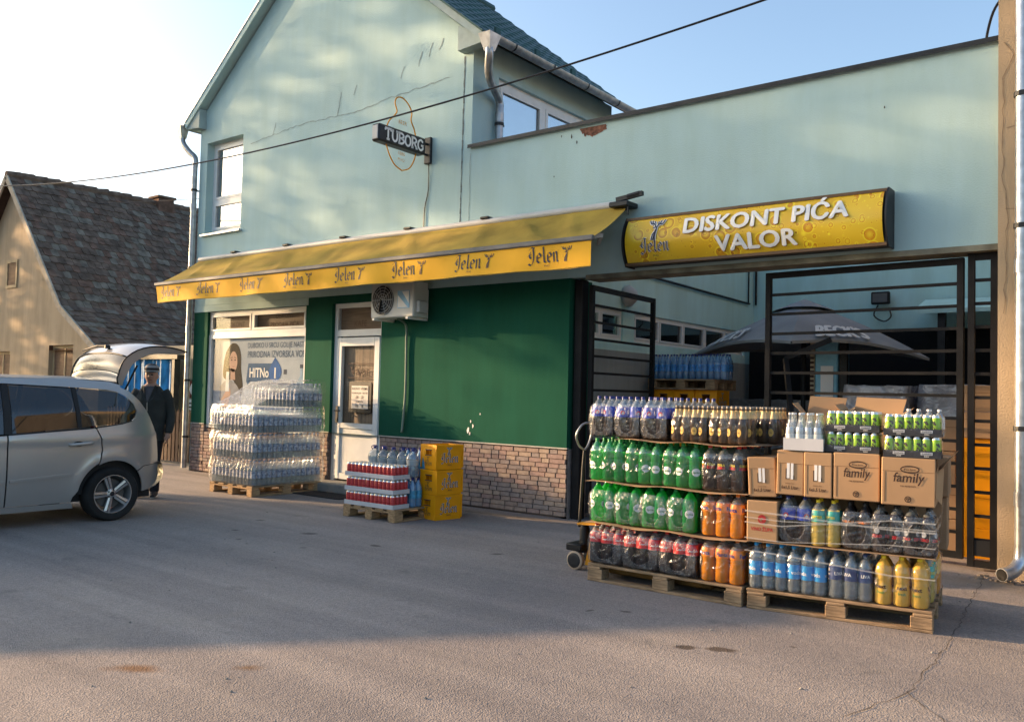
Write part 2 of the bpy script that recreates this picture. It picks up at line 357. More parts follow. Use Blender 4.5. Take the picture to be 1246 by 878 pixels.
g = MB(); g.quad((-300, -300, 0), (300, -300, 0), (300, 300, 0), (-300, 300, 0)); ground = g.build('ground', ASPH); tag(ground, 'worn grey asphalt yard and street', None, None, 'structure')
CRK = mat('crack_dark', (.07, .062, .055), .95)
def crack(pts, w, parent, name='crack', n=(0, 0, 1), m_=None, jt=.03):
    N = Vector(n); L = []
    for i in range(len(pts)-1):
        a, b = Vector(pts[i]), Vector(pts[i+1]); k = max(2, int((b-a).length/.07)); sd = (b-a).cross(N).normalized()
        for j in range(k): L.append(a.lerp(b, j/k)+sd*jit(jt))
    L.append(Vector(pts[-1])); mb = MB()
    for i in range(len(L)-1):
        sd = (L[i+1]-L[i]).cross(N).normalized(); q = w*random.uniform(.4, 1.2)/2; q2 = w*random.uniform(.4, 1.2)/2
        mb.quad(L[i]-sd*q, L[i]+sd*q, L[i+1]+sd*q2, L[i+1]-sd*q2)
    return mb.build(name, m_ or CRK, parent)
crack([(-1.39, 8.4, .004), (-1.3, 7.4, .004), (-1.17, 5.9, .004), (-1.15, 4.9, .004), (-1.3, 4.3, .004)], .006, ground, jt=.016)
crack([(-1.15, 4.9, .004), (-.8, 4.4, .004)], .006, ground, jt=.018)
crack([(-9.2, 8.45, .004), (-7.5, 8.35, .004), (-5.95, 8.5, .004)], .02, ground)
gv = MB()
for _ in range(170):
    x, y = (random.uniform(-9, -1), random.uniform(2.2, 8.3)) if random.random() < .7 else (random.uniform(-1.8, -.9), random.uniform(7.6, 8.6)); r = random.uniform(.003, .011)
    gv.lathe([(r, 0), (r*.8, r*.6), (0, r*.9)], 5, 0, (x, y, .001))
tag(gv.build('gravel', mat('gravel_stone', (.27, .25, .22), .9, var=.4, scale=30), None), 'loose grit scattered over the asphalt', None, None, 'stuff')

# ---------------------------------------------------------------- the shop building
FY = 8.75
shop = thing('shop_building', 'pale mint shop building with steep gable, green ground floor and high gate parapet', 'building', (-10.8, 8.75, 0))
def wall_front(name, m_, x0, x1, z0, z1, holes, top=None, y=FY, depth=.22, parent=shop):
    """front face at Y=y with real openings and reveals; top(x) lifts the upper edge (gable)"""
    xs = sorted({x0, x1, *[h[0] for h in holes], *[h[1] for h in holes]}); zs = sorted({z0, z1, *[h[2] for h in holes], *[h[3] for h in holes]}); mb = MB()
    for i in range(len(xs)-1):
        for j in range(len(zs)-1):
            cx, cz = (xs[i]+xs[i+1])/2, (zs[j]+zs[j+1])/2
            if any(h[0] < cx < h[1] and h[2] < cz < h[3] for h in holes): continue
            mb.quad((xs[i], y, zs[j]), (xs[i+1], y, zs[j]), (xs[i+1], y, zs[j+1]), (xs[i], y, zs[j+1]))
    if top: mb.add([(p[0], y, p[1]) for p in top], [list(range(len(top)))])
    for a, b, c, d in holes:
        e = y+depth
        mb.quad((a, y, c), (a, e, c), (a, e, d), (a, y, d)); mb.quad((b, y, c), (b, y, d), (b, e, d), (b, e, c))
        mb.quad((a, y, d), (a, e, d), (b, e, d), (b, y, d)); mb.quad((a, y, c), (b, y, c), (b, e, c), (a, e, c))
    return mb.build(name, m_, parent, fixn=False)
X0, X1, XG = -14.0, -7.57, -5.93
RZ, RX, EZ = 9.0, -10.76, 6.2     # ridge height and place, eave height
UW = (-13.78, -12.72, 4.2, 5.82)
gable = wall_front('gable_wall', MINT, X0, X1, 2.92, EZ, [UW], [(X0, EZ), (X1, EZ), (X1, 6.3), (RX, RZ-.12), (X0, 6.3)])
BW = (-13.58, -10.9, .78, 2.8); DR = (-10.28, -9.2, .13, 2.8)
lower = wall_front('green_wall', GREEN, X0, XG, .84, 2.918, [(BW[0], BW[1], .84, 2.8), (DR[0], DR[1], .84, 2.8)])
bb = MB(); bb.box(X0+.002, BW[1]+.05, FY-.006, FY+.002, 2.803, 2.917); bb.build('beam_band', MINT, shop)
wb = MB(); wb.box(X0, BW[0], FY+.03, FY+.2, 0, .84); wb.box(BW[0], BW[1], FY+.03, FY+.2, 0, .77); wb.box(BW[1], DR[0], FY+.03, FY+.2, 0, .84); wb.box(DR[1], XG, FY+.03, FY+.2, 0, .84)
MORTAR = mat('mortar', (.15, .115, .10), .95)
plinth = wb.build('plinth', MORTAR, shop)
# brick-look cladding: separate bricks, the rest joined
BM = [mat('clad_%s' % k, c, .85, var=.2, scale=14, bump=.3, bscale=90) for k, c in (('tan', (.29,.222,.185)), ('rose', (.275,.20,.178)), ('grey', (.25,.208,.19)), ('sand', (.325,.255,.205)), ('brown', (.215,.16,.145)))]
def brick_mesh(L, mi): b = MB(); b.bbox(0, L, -.022, .03, 0, .052, .004); return b.mesh('brick', BM[mi])
BMESH = {}
def brick_at(x, z, L, bulk=None, face='front'):
    L = round(L, 2); mi = random.choices(range(5), (4, 4, 4, 2, 2))[0]
    if bulk is not None: bulk.bbox(x, x+L, FY-.001+jit(.003), FY+.035, z, z+.05, .005, mi); return
    if (L, mi) not in BMESH: BMESH[(L, mi)] = brick_mesh(L, mi)
    o = obj('brick', BMESH[(L, mi)], plinth); o.location = (x-shop.location.x, FY+.028+jit(.003)-shop.location.y, z)
def clad(xa, xb, bulk=None, ztop=.82):
    r = 0; z = .025
    while z+.05 < ztop+.01:
        x = xa-(.0 if r % 2 else random.uniform(.05, .14))
        while x < xb-.02:
            L = random.choice((.16, .2, .2, .24, .12)); a, b = max(x, xa), min(x+L-.008, xb)
            if b-a > .035: brick_at(a, z, b-a, bulk)
            x += L
        z += .0575; r += 1
clad(DR[1]+.02, XG-.005)
bk = MB(); clad(X0+.01, BW[0]-.01, bk); clad(BW[0], BW[1], bk, .74); clad(BW[1]+.01, DR[0]-.02, bk)
o = bk.build('cladding_bricks', BM, plinth); o['kind'] = 'stuff'
for a_, b_ in ((DR[1], XG+.012), (X0-.012, BW[0]), (BW[1], DR[0])): lb = MB(); lb.box(a_, b_, FY-.012, FY+.03, .84, .855); lb.build('plinth_cap', mat('pale_grout', (.42, .40, .36), .9), shop)
# return face of the ground floor into the gateway
rt_ = MB(); rt_.quad((XG, FY, .84), (XG, FY+.5, .84), (XG, FY+.5, 2.92), (XG, FY, 2.92)); rt_.build('green_return', GREEN, shop, fixn=False)
rb = MB(); rb.box(XG-.1, XG+.01, FY+.03, FY+.48, 0, .84); rb.build('plinth_return', BM[2], shop)
# gate parapet (lintel wall) and its metal capping
pw = MB(); pw.box(X1+.002, -1.3, FY, FY+.3, 2.92, 4.78); parapet = pw.build('parapet_wall', MINT, shop)
cp = MB(); cp.box(X1-.03, -1.3, FY-.05, FY+.36, 4.782, 4.81); cp.box(X1-.03, -1.3, FY-.053, FY-.047, 4.762, 4.78); cp.build('parapet_capping', DARKM, shop)
lt = MB(); lt.box(-5.7, -1.32, FY-.006, FY+.306, 2.885, 2.94); lt.build('lintel_edge', mat('damp_concrete', (.20, .19, .14), .95, var=.4, scale=4), shop)
# exposed brown patch where render has fallen off, cracks and joint in the render
pt = MB(); N_ = 26; pp = [(-5.63+jit(.02)+.19*cos(a)*1.0, 4.737+min(0, -.12*abs(sin(a))**.8+jit(.02))) for a in [pi+pi*i/N_ for i in range(N_+1)]]
pt.add([(p[0], FY-.004, p[1]) for p in pp], [list(range(len(pp)))]); pt.build('bare_patch', mat('bare_brickwork', (.17, .085, .06), .95, var=.5, scale=22, bump=.6, bscale=40), shop)
for x, z, s_ in ((-5.95, 4.66, .04), (-5.87, 4.58, .03), (-6.1, 4.69, .02), (-6.2, 4.2, .02), (-2.3, 4.35, .02)):
    q = MB(); q.add([(x+s_*.4*cos(a)*random.uniform(.5, 1), FY-.004, z+s_*sin(a)*random.uniform(.5, 1)) for a in [2*pi*i/9 for i in range(9)]], [list(range(9))]); q.build('chip', CRK, shop)
CRL = mat('render_crack', (.27, .33, .33), .95)
crack([(-7.72, FY-.004, 6.05), (-7.74, FY-.004, 3.4)], .024, shop, 'joint_line', (0, -1, 0), mat('joint_dark', (.14, .16, .16), .95), .004)
crack([(-7.585, FY-.004, 4.7), (-7.585, FY-.004, 3.5)], .009, shop, 'crack', (0, -1, 0), CRL, .008)
crack([(-12.5, FY-.004, 5.62), (-11.1, FY-.004, 5.72), (-10.0, FY-.004, 5.68), (-9.2, FY-.004, 5.75), (-8.0, FY-.004, 5.82)], .012, shop, 'crack', (0, -1, 0), CRL, .014)
for x, z, h in ((-10.3,5.7,.35),(-9.95,5.95,.14),(-8.95,6.0,.16),(-8.6,6.1,.2),(-8.4,6.2,.18),(-11.9,5.66,.2),(-8.2,6.25,.15)):
    crack([(x, FY-.004, z), (x+.07, FY-.004, z+h)], .018, shop, 'crack', (0, -1, 0), CRL, .012)
# side walls: upper storey facing the terrace, courtyard wall with a ribbon of windows
def wall_side(name, m_, x, y0, y1, z0, z1, holes, depth=.15):
    ys = sorted({y0, y1, *[h[0] for h in holes], *[h[1] for h in holes]}); zs = sorted({z0, z1, *[h[2] for h in holes], *[h[3] for h in holes]}); mb = MB()
    for i in range(len(ys)-1):
        for j in range(len(zs)-1):
            a, b = (ys[i]+ys[i+1])/2, (zs[j]+zs[j+1])/2
            if any(h[0] < a < h[1] and h[2] < b < h[3] for h in holes): continue
            mb.quad((x, ys[i], zs[j]), (x, ys[i+1], zs[j]), (x, ys[i+1], zs[j+1]), (x, ys[i], zs[j+1]))
    for a, b, c, d in holes:
        e = x-depth
        mb.quad((x, a, c), (x, a, d), (e, a, d), (e, a, c)); mb.quad((x, b, c), (e, b, c), (e, b, d), (x, b, d)); mb.quad((x, a, d), (x, b, d), (e, b, d), (e, a, d)); mb.quad((x, a, c), (e, a, c), (e, b, c), (x, b, c))
    return mb.build(name, m_, shop, fixn=False)
SW = (9.3, 11.6, 4.9, 5.9)
wall_side('upper_side_wall', MINT, X1, FY, 12.3, 2.9, 6.32, [SW])
CWS = [(9.05, 10.15, 2.24, 2.64), (10.45, 14.2, 2.24, 2.64)]
wall_side('courtyard_wall', TEAL, -6.0, FY+.5, 14.6, 2.1, 4.6, CWS)
wall_side('courtyard_lower_wall', GREYW, -6.0, FY+.5, 14.6, 0, 2.1, [])  # grey colour stands for the shade on the wall below the windows
tr_ = MB(); tr_.quad((X1, FY+.3, 4.5), (-6.0, FY+.3, 4.5), (-6.0, 14.6, 4.5), (X1, 14.6, 4.5)); tr_.build('terrace', GREYW, shop)
bw = MB(); bw.add([(X0, 12.3, 0), (X1, 12.3, 0), (X1, 12.3, 6.3), (RX, 12.3, RZ-.12), (X0, 12.3, 6.3)], [(0, 1, 2, 3, 4)]); bw.quad((X0, FY, 0), (X0, 12.3, 0), (X0, 12.3, 6.3), (X0, FY, 6.3)); bw.quad((X1, 12.3, 0), (X1, 14.6, 0), (X1, 14.6, 4.5), (X1, 12.3, 4.5)); bw.build('side_wall', MINT, shop)
yb = MB(); yb.quad((-6.0, 14.6, 0), (-1.0, 14.6, 0), (-1.0, 14.6, 5.0), (-6.0, 14.6, 5.0)); yb.build('courtyard_back_wall', TEAL, shop)
ib = MB(); ib.box(X0+.1, X1-.1, 9.75, 9.8, 0, 2.9); ib.build('inner_partition', mat('dim_interior', (.25, .2, .15), .9), shop)

def window(parent, face, rects, w=.06, glass=GLASSW, fm=WHITE, sill=None, inset=.12, back=None, name='window'):
    """face('y') opening at FY or face('x'); rects = panes (a0,a1,z0,z1) measured along the wall"""
    a0, a1 = min(r[0] for r in rects), max(r[1] for r in rects); z0, z1 = min(r[2] for r in rects), max(r[3] for r in rects)
    F = MB(); pos, sg = face
    def B(mb, p, q, r, s, d0, d1, mi=0):
        if sg == 'y': mb.box(p, q, pos+inset+d0, pos+inset+d1, r, s, mi)
        else: mb.box(pos-inset-d1, pos-inset-d0, p, q, r, s, mi)
    B(F, a0, a1, z0, z0+w, 0, .06); B(F, a0, a1, z1-w, z1, 0, .06)
    B(F, a0, a0+w, z0+w, z1-w, 0, .06); B(F, a1-w, a1, z0+w, z1-w, 0, .06)
    f = F.build(name, fm, parent)
    for r in rects:
        e0, e1, b0, b1 = r; i0 = w if abs(e0-a0) < 1e-6 else w*.5; i1 = w if abs(e1-a1) < 1e-6 else w*.5; j0 = w if abs(b0-z0) < 1e-6 else w*.5; j1 = w if abs(b1-z1) < 1e-6 else w*.5
        S = MB(); t = w*.55; p, q, u, v_ = e0+i0+.002, e1-i1-.002, b0+j0+.002, b1-j1-.002
        B(S, p, q, u, u+t, -.012, .05); B(S, p, q, v_-t, v_, -.012, .05); B(S, p, p+t, u+t, v_-t, -.012, .05); B(S, q-t, q, u+t, v_-t, -.012, .05)
        S.build('sash', fm, f)
        G = MB(); B(G, p+t, q-t, u+t, v_-t, .02, .03); G.build('pane', glass, f)
        if i0 < w: D = MB(); B(D, e0-w*.5, e0+w*.5, b0+w, b1-w, -.004, .055); D.build('mullion', fm, f)
        if j0 < w: D = MB(); B(D, e0+w, e1-w, b0-w*.5, b0+w*.5, -.006, .057); D.build('transom', fm, f)
    if sill: S = MB(); B(S, a0-.06, a1+.04, z0-.05, z0-.02, -.20, .02); S.build('sill', ZINCL, f)
    return f
CURT = mat('white_curtain', (.75, .75, .74), .9, var=.06, scale=3, stretch=(10, 10, 1))
MIRR = clearmat('bright_window_glass', (.7, .7, .7), .05, (.1, .1, .1), .01, f0=.4)
w_ = window(shop, (FY, 'y'), [(UW[0], UW[1], UW[2], UW[2]+.58), (UW[0], UW[1], UW[2]+.58, UW[3])], .075, MIRR, WHITE, True, .14)
c_ = MB(); c_.grid([[(x, FY+.42+.02*sin(x*70), z) for z in (4.2, 5.8)] for x in [UW[0]+i*(UW[1]-UW[0])/24 for i in range(25)]]); c_.build('curtain', CURT, w_)
w_ = window(shop, (X1, 'x'), [(SW[0], 10.45, SW[2], SW[3]), (10.45, SW[1], SW[2], SW[3])], .1, MIRR, WHITE, True, .06)
c_ = MB(); c_.quad((X1-.35, 9.3, 4.9), (X1-.35, 11.6, 4.9), (X1-.35, 11.6, 5.9), (X1-.35, 9.3, 5.9)); c_.build('curtain', mat('blue_blind', (.10, .12, .22), .8), w_)
DIMG = clearmat('dim_glass', (.5, .52, .52), .25, (.03, .035, .035), .03, f0=.08)
window(shop, (-6.0, 'x'), [(9.05, 9.6, 2.24, 2.64), (9.6, 10.15, 2.24, 2.64)], .045, DIMG, WHITE, False, .03)
window(shop, (-6.0, 'x'), [(10.45+i*.75, 11.2+i*.75, 2.24, 2.64) for i in range(5)], .045, DIMG, WHITE, False, .03)
cb_ = MB(); cb_.quad((-6.4, 8.9, 2.1), (-6.4, 14.6, 2.1), (-6.4, 14.6, 2.8), (-6.4, 8.9, 2.8)); cb_.build('dark_room', BLACK, shop)
LAMP = mat('tube_light', (.75, 1, .85), .5, emit=3.0, var=.01); q = MB(); q.box(-6.3, -6.25, 9.2, 10.0, 2.5, 2.53); tag(q.build('tube_lamp', LAMP), 'lit fluorescent tube behind the small courtyard window', 'lamp')

# roof: sheet-metal tile rows, verge boards, soffit, gutters
RY0, RY1 = 8.6, 12.95
def slope(sgn, xe, name):
    mb = MB(); nrow = 12; rows = []
    for i in range(nrow):
        for t, dz in ((i/nrow, .03), ((i+1)/nrow-.0005, .0)):
            x = xe+(RX-xe)*t; z = EZ-.03+(RZ-EZ+.03)*t+.02+dz
            rows.append([(x, y, z+.014*sin((y-RY0)*2*pi/.22)) for y in [RY0+k*(RY1-RY0)/80 for k in range(81)]])
    mb.grid(rows); rf = mb.build(name, ROOFG, shop, smooth=25)
    u = MB(); u.add([(xe, RY0, EZ-.06), (RX, RY0, RZ-.06), (RX, RY1, RZ-.06), (xe, RY1, EZ-.06)], [(0, 1, 2, 3)]); u.build('soffit', MINT if sgn < 0 else WOODSOF, rf)
    v = MB(); U = Vector((RX-xe, 0, RZ-EZ)).normalized(); a = Vector((xe, RY0-.012, EZ-.035)); b = Vector((RX, RY0-.012, RZ-.035)); v.bar(a, b, .03, .11, 0, (0, 0, 1)); v.build('verge_board', MINT if sgn < 0 else mat('verge_grey', (.32, .40, .39), .8), rf)
    v = MB(); v.bar(a+Vector((0, -.005, .07)), b+Vector((0, -.005, .07)), .05, .025); v.build('verge_flashing', ZINCL if sgn < 0 else ROOFG, rf)
    # boxed eave end on the gable
    e = MB(); xw = X0 if sgn < 0 else X1
    e.add([(xe, RY0, EZ-.09), (xw-sgn*.16, RY0, EZ-.12), (xw-sgn*.16, RY0, EZ+.22), (xe, RY0, EZ+.02), (xe, FY, EZ-.09), (xw-sgn*.16, FY, EZ-.12), (xw-sgn*.16, FY, EZ+.22), (xe, FY, EZ+.02)], [(0,1,2,3),(4,7,6,5),(0,4,5,1),(1,5,6,2),(3,2,6,7),(0,3,7,4)]); e.build('eave_box', mat('verge_grey', (.32, .40, .39), .8), rf)
    gt = MB(); prof = [(.075*cos(a), .075*sin(a)) for a in [pi+pi*i/8 for i in range(9)]]
    gx = xe+sgn*.075; gt.grid([[(gx+p[0], y, EZ-.0+p[1]) for p in prof] for y in (RY0-.05, RY0+2, RY1-.5)]); gt.grid([[(gx+p[0]*.93, y, EZ+.002+p[1]*.93) for p in prof] for y in (RY0-.05, RY0+2, RY1-.5)])
    gu = gt.build('gutter', ZINC, rf, smooth=True)
    for k in range(4):
        s = MB(); y = RY0+.5+k*.9; s.grid([[(gx+p[0]*1.07, yy, EZ+p[1]*1.07) for p in prof] for yy in (y, y+.03)]); s.build('gutter_bracket', DARKM, gu)
    en = MB(); en.add([(gx+p[0]*1.05, RY0-.055, EZ+p[1]*1.05) for p in prof], [list(range(9))]); en.build('gutter_end', ZINCL, gu)
    return rf
rl = slope(-1, X0-.25, 'roof'); rr = slope(1, X1+.30, 'roof')
rg = MB(); rg.tube([(RX, RY0, RZ+.02), (RX, RY1, RZ+.02)], .09, 8); rg.build('ridge_cap', ROOFG, rr, smooth=True)
for k in range(3):
    s = MB(); y = 9.3+k*.95; x = X1-.05; z = EZ+(RZ-EZ)*((X1+.30-x)/(X1+.30-RX))+.03; s.box(x-.02, x+.02, y-.05, y+.05, z, z+.1); s.build('snow_guard', ROOFG, rr)
# downpipes
def pipe(path, r, name, m_, brackets, parent=shop, joints=()):
    mb = MB(); mb.tube(path, r, 10); p_ = mb.build(name, m_, parent, smooth=40)
    for b in brackets: s = MB(); s.tube([(b[0], b[1], b[2]-.02), (b[0], b[1], b[2]+.02)], r*1.2, 10); s.box(b[0]-.012, b[0]+.012, b[1], b[1]+.1, b[2]-.012, b[2]+.012); s.build('pipe_bracket', DARKM, p_)
    for b in joints: s = MB(); s.tube([(b[0], b[1], b[2]-.06), (b[0], b[1], b[2]+.06)], r*1.12, 10); s.build('pipe_joint', m_, p_, smooth=40)
    return p_
lx = X0-.05
pl = pipe(sm([(X0-.34, 8.6, EZ-.1), (X0-.34, 8.6, EZ-.3), (X0-.2, 8.64, EZ-.48), (lx, 8.68, EZ-.62), (lx, 8.68, EZ-.8)])[:-1]+[(lx, 8.68, EZ-.8), (lx, 8.68, 2.9), (lx, 8.68, .05)], .05, 'downpipe', ZINC, [(lx, 8.68, z) for z in (5.0, 3.6, 1.6, .6)], joints=[(lx, 8.68, 4.7), (lx, 8.68, 2.5)])
hp = MB(); hp.add([(X0-.45,8.5,EZ-.02),(X0-.27,8.5,EZ-.02),(X0-.27,8.68,EZ-.02),(X0-.45,8.68,EZ-.02),(X0-.41,8.55,EZ-.24),(X0-.31,8.55,EZ-.24),(X0-.31,8.65,EZ-.24),(X0-.41,8.65,EZ-.24)],[(0,1,5,4),(1,2,6,5),(2,3,7,6),(3,0,4,7)]); hp.build('hopper', ZINCL, pl)
rx = X1+.09; GX = X1+.38
pr = pipe(sm([(GX, 8.62, EZ-.15), (GX, 8.62, EZ-.3), (GX-.14, 8.8, EZ-.5), (rx, 9.2, EZ-.66), (rx, 9.22, EZ-.8)])[:-1]+[(rx, 9.22, EZ-.8), (rx, 9.22, 4.5)], .055, 'downpipe', ZINC, [(rx, 9.22, 5.2)], joints=[(rx, 9.22, 5.3)])
hp = MB(); hp.add([(GX-.1,8.5,EZ-.02),(GX+.1,8.5,EZ-.02),(GX+.1,8.74,EZ-.02),(GX-.1,8.74,EZ-.02),(GX-.05,8.57,EZ-.24),(GX+.05,8.57,EZ-.24),(GX+.05,8.67,EZ-.24),(GX-.05,8.67,EZ-.24)],[(0,1,5,4),(1,2,6,5),(2,3,7,6),(3,0,4,7)]); hp.build('hopper', ZINCL, pr)

# ---------------------------------------------------------------- shopfront: display window, poster, door
BLIND = mat('brown_blind', (.21, .13, .08), .6, var=.2, scale=3, stretch=(1, 1, 12))
sf = window(shop, (FY, 'y'), [(BW[0], -12.35, 2.4, 2.8), (-12.35, BW[1], 2.4, 2.8)], .06, GLASSW, WHITE, False, .05)
for a, b in ((BW[0]+.08, -12.4), (-12.3, BW[1]-.08)): q = MB(); q.quad((a, FY+.13, 2.44), (b, FY+.13, 2.44), (b, FY+.13, 2.77), (a, FY+.13, 2.77)); q.build('blind', BLIND, sf)
FAD = mat('faded_lettering', (.12, .07, .045), .8); q = MB(); add_text(q, 'DISKONT', (-12.93, FY+.127, 2.53), (1,0,0), (0,0,1), .12, 0, .01); add_text(q, 'DISKONT', (-11.6, FY+.127, 2.64), (1,0,0), (0,0,1), .11, 0, .01); add_text(q, 'PRODAJA PIĆA', (-11.6, FY+.127, 2.5), (1,0,0), (0,0,1), .11, 0, .01); q.build('lettering', FAD, sf)
lw = MB(); lw.box(BW[0], BW[1], FY+.04, FY+.1, 2.33, 2.398); lw.box(BW[0], BW[1], FY+.04, FY+.1, .79, .86); lw.box(BW[0], BW[0]+.07, FY+.04, FY+.1, .86, 2.33); lw.box(BW[1]-.07, BW[1], FY+.04, FY+.1, .86, 2.33); lw.build('display_frame', WHITE, shop)
bk = MB(); bk.box(BW[0]+.07, BW[1]-.07, FY+.105, FY+.14, .86, 2.33)
poster = bk.build('window_poster', mat('poster_paper', (.36, .43, .52), .5, var=.14, scale=1.1, c2=(.50, .55, .60))); tag(poster, 'pale blue advertising poster with a dark-haired woman filling the display window', 'poster')
PY = FY+.103; UX, UZ = (1, 0, 0), (0, 0, 1)
def flat(name, polys, m_, y, parent=poster):
    mb = MB()
    for P in polys: mb.add([(p[0], y, p[1]) for p in P], [list(range(len(P)))])
    return mb.build(name, m_, parent, fixn=False)
def ell(cx, cz, rx, rz, n=20, a0=0, a1=2*pi): return [(cx+rx*cos(a0+(a1-a0)*i/n), cz+rz*sin(a0+(a1-a0)*i/n)) for i in range(n)]
HAIR = mat('print_dark_hair', (.012, .009, .008), .6); SKINP = mat('print_skin', (.52, .34, .26), .6, var=.1)
flat('printed_hair', [sm([(-13.15,2.1),(-13.0,2.24),(-12.82,2.22),(-12.72,2.05),(-12.70,1.8),(-12.64,1.45),(-12.78,1.3),(-12.9,1.6),(-13.12,1.62),(-13.22,1.7),(-13.2,1.95)])], HAIR, PY)
flat('printed_face', [ell(-12.93, 1.93, .115, .18), [(-13.0,1.82),(-12.88,1.8),(-12.86,1.62),(-13.0,1.62)]], SKINP, PY-.001)
flat('printed_blouse', [sm([(-13.3,1.5),(-13.1,1.62),(-12.9,1.58),(-12.72,1.4),(-12.7,.95),(-13.3,.95)])], mat('print_grey_cloth', (.30, .31, .34), .6), PY-.0005)
flat('printed_hand', [sm([(-13.25,1.28),(-13.05,1.48),(-12.98,1.4),(-13.05,1.2),(-13.2,1.12)])], SKINP, PY-.002)
flat('printed_glass', [[(-13.14,1.42),(-13.02,1.42),(-13.04,1.76),(-13.12,1.76)]], mat('print_glass', (.55, .62, .68), .4), PY-.0025)
flat('printed_features', [ell(-12.98,1.96,.022,.011), ell(-12.88,1.96,.022,.011), [(-13.02,2.0),(-12.95,2.012),(-12.95,2.002),(-13.02,1.99)], [(-12.91,2.012),(-12.85,2.0),(-12.85,1.99),(-12.91,2.002)]], HAIR, PY-.002)
flat('printed_lips', [ell(-12.93,1.835,.03,.009)], mat('print_lips', (.42, .20, .18), .6), PY-.002)
q = MB(); add_text(q, 'DUBOKO U SRCU GOLIJE NASTAJE', (-11.72, PY-.002, 2.16), UX, UZ, .125, 0, 0, 1.62); add_text(q, 'PRIRODNA IZVORSKA VODA', (-11.72, PY-.002, 2.0), UX, UZ, .155, 0, .004, 1.62); add_text(q, 'ODLIČAN UKUS', (-11.85, PY-.002, 1.44), UX, UZ, .12, 0); q.build('poster_lettering', mat('print_blue_grey', (.10, .15, .22), .6), poster)
flat('badge', [[(-12.55,1.6),(-11.85,1.6),(-11.8,1.9),(-12.5,1.9)], [(-12.55,1.6),(-12.42,1.62),(-12.5,1.53)]], mat('print_navy', (.03, .10, .22), .5), PY-.001)
flat('drop', [sm([(-11.78,2.0),(-11.63,1.84),(-11.62,1.7),(-11.75,1.59),(-11.9,1.65),(-11.92,1.8),(-11.78,2.0)])], mat('print_blue', (.02, .12, .38), .5), PY-.002)
q = MB(); add_text(q, 'HITNo', (-12.2, PY-.0035, 1.67), UX, UZ, .22, 0, .02, .52); add_text(q, '1', (-11.77, PY-.0035, 1.66), UX, UZ, .24, 0, .03); q.build('badge_lettering', WPRINT, poster)
flat('printed_bottle', [[(-11.2,1.05),(-10.99,1.05),(-10.99,1.6),(-11.07,1.7),(-11.07,1.82),(-11.13,1.82),(-11.13,1.7),(-11.2,1.6)]], mat('print_bottle', (.32, .45, .58), .4), PY-.001)
flat('printed_cap', [[(-11.14,1.82),(-11.06,1.82),(-11.06,1.88),(-11.14,1.88)], [(-11.55,1.72),(-11.47,1.72),(-11.47,1.8),(-11.55,1.8)]], mat('print_cap', (.06, .08, .12), .5), PY-.001)
gl = MB(); gl.box(BW[0]+.07, BW[1]-.07, FY+.075, FY+.085, .86, 2.33); gl.build('display_pane', GLASSW, shop)

door = MB(); a, b = DR[0], DR[1]; y0, y1 = FY+.06, FY+.13
for bx in ((a, a+.07, .13, 2.8), (b-.07, b, .13, 2.8), (a+.07, b-.07, 2.73, 2.8), (a+.07, b-.07, 2.3, 2.4)): door.box(bx[0], bx[1], y0, y1, bx[2], bx[3])
fr_ = door.build('door_frame', WHITE, shop)
la, lb_ = a+.075, b-.075; lf = MB()
for bx in ((la, la+.11, .16, 2.28), (lb_-.11, lb_, .16, 2.28), (la+.11, lb_-.11, 2.15, 2.28), (la+.11, lb_-.11, .92, 1.0)): lf.bbox(bx[0], bx[1], y0-.015, y1-.02, bx[2], bx[3], .006)
lf.bbox(la+.11, lb_-.11, y0+.005, y1-.03, .25, .92, .01); lf.box(la+.11, lb_-.11, y0-.01, y1-.02, .16, .25)
leaf = lf.build('door', WHITE, shop)
VBL = mat('vertical_wood_blind', (.27, .19, .13), .6, var=.35, scale=2.5, stretch=(14, 1, .6), detail=2)
q = MB(); q.box(la+.11, lb_-.11, y0+.06, y0+.07, 1.0, 2.15); q.build('blind', VBL, leaf); q = MB(); q.box(a+.07, b-.07, y0+.06, y0+.07, 2.4, 2.73); q.build('transom_blind', BLIND, fr_)
q = MB(); q.box(la+.11, lb_-.11, y0+.03, y0+.037, 1.0, 2.15); q.build('door_pane', GLASSW, leaf); q = MB(); q.box(a+.07, b-.07, y0+.03, y0+.037, 2.4, 2.73); q.build('transom_pane', GLASSW, fr_)
q = MB(); add_text(q, 'KAFE', (-9.74, y0+.025, 2.45), UX, UZ, .12, 0, .01); q.build('transom_lettering', FAD, fr_)
q = MB(); q.box(la+.03, la+.075, y0-.03, y0-.014, 1.0, 1.25); q.tube([(la+.05, y0-.03, 1.18), (la+.05, y0-.07, 1.18), (la+.05+.12, y0-.07, 1.18)], .011, 6); q.lathe([(.022, 0), (.022, .015)], 10, 0, (la+.05, y0-.035, 1.05), 'y'); q.build('door_handle', DARKM, leaf)
q = MB(); add_text(q, 'Valor', (-9.72, y0+.022, 1.72), UX, UZ, .19, 0, .004); ov = [(-10.0,1.68),(-9.44,1.68),(-9.44,1.89),(-10.0,1.89),(-10.0,1.68)]; add_pen(q, pen([ov], .012), (0, y0+.022, 0), UX, UZ, 1); q.build('door_lettering', INKD, leaf)
q = MB(); q.box(-9.93, -9.45, y0+.01, y0+.024, 1.16, 1.62, 0); q.box(-9.87, -9.51, y0+.004, y0+.0095, 1.22, 1.56, 1)
for k, (s, z, h) in enumerate((('RADNO VREME', 1.5, .05), ('PONEDELJAK - PETAK', 1.44, .035), ('08 - 20', 1.37, .06), ('SUBOTA', 1.31, .04), ('08 - 18', 1.24, .06))): add_text(q, s, (-9.69, y0+.001, z), UX, UZ, h, 0, .004)
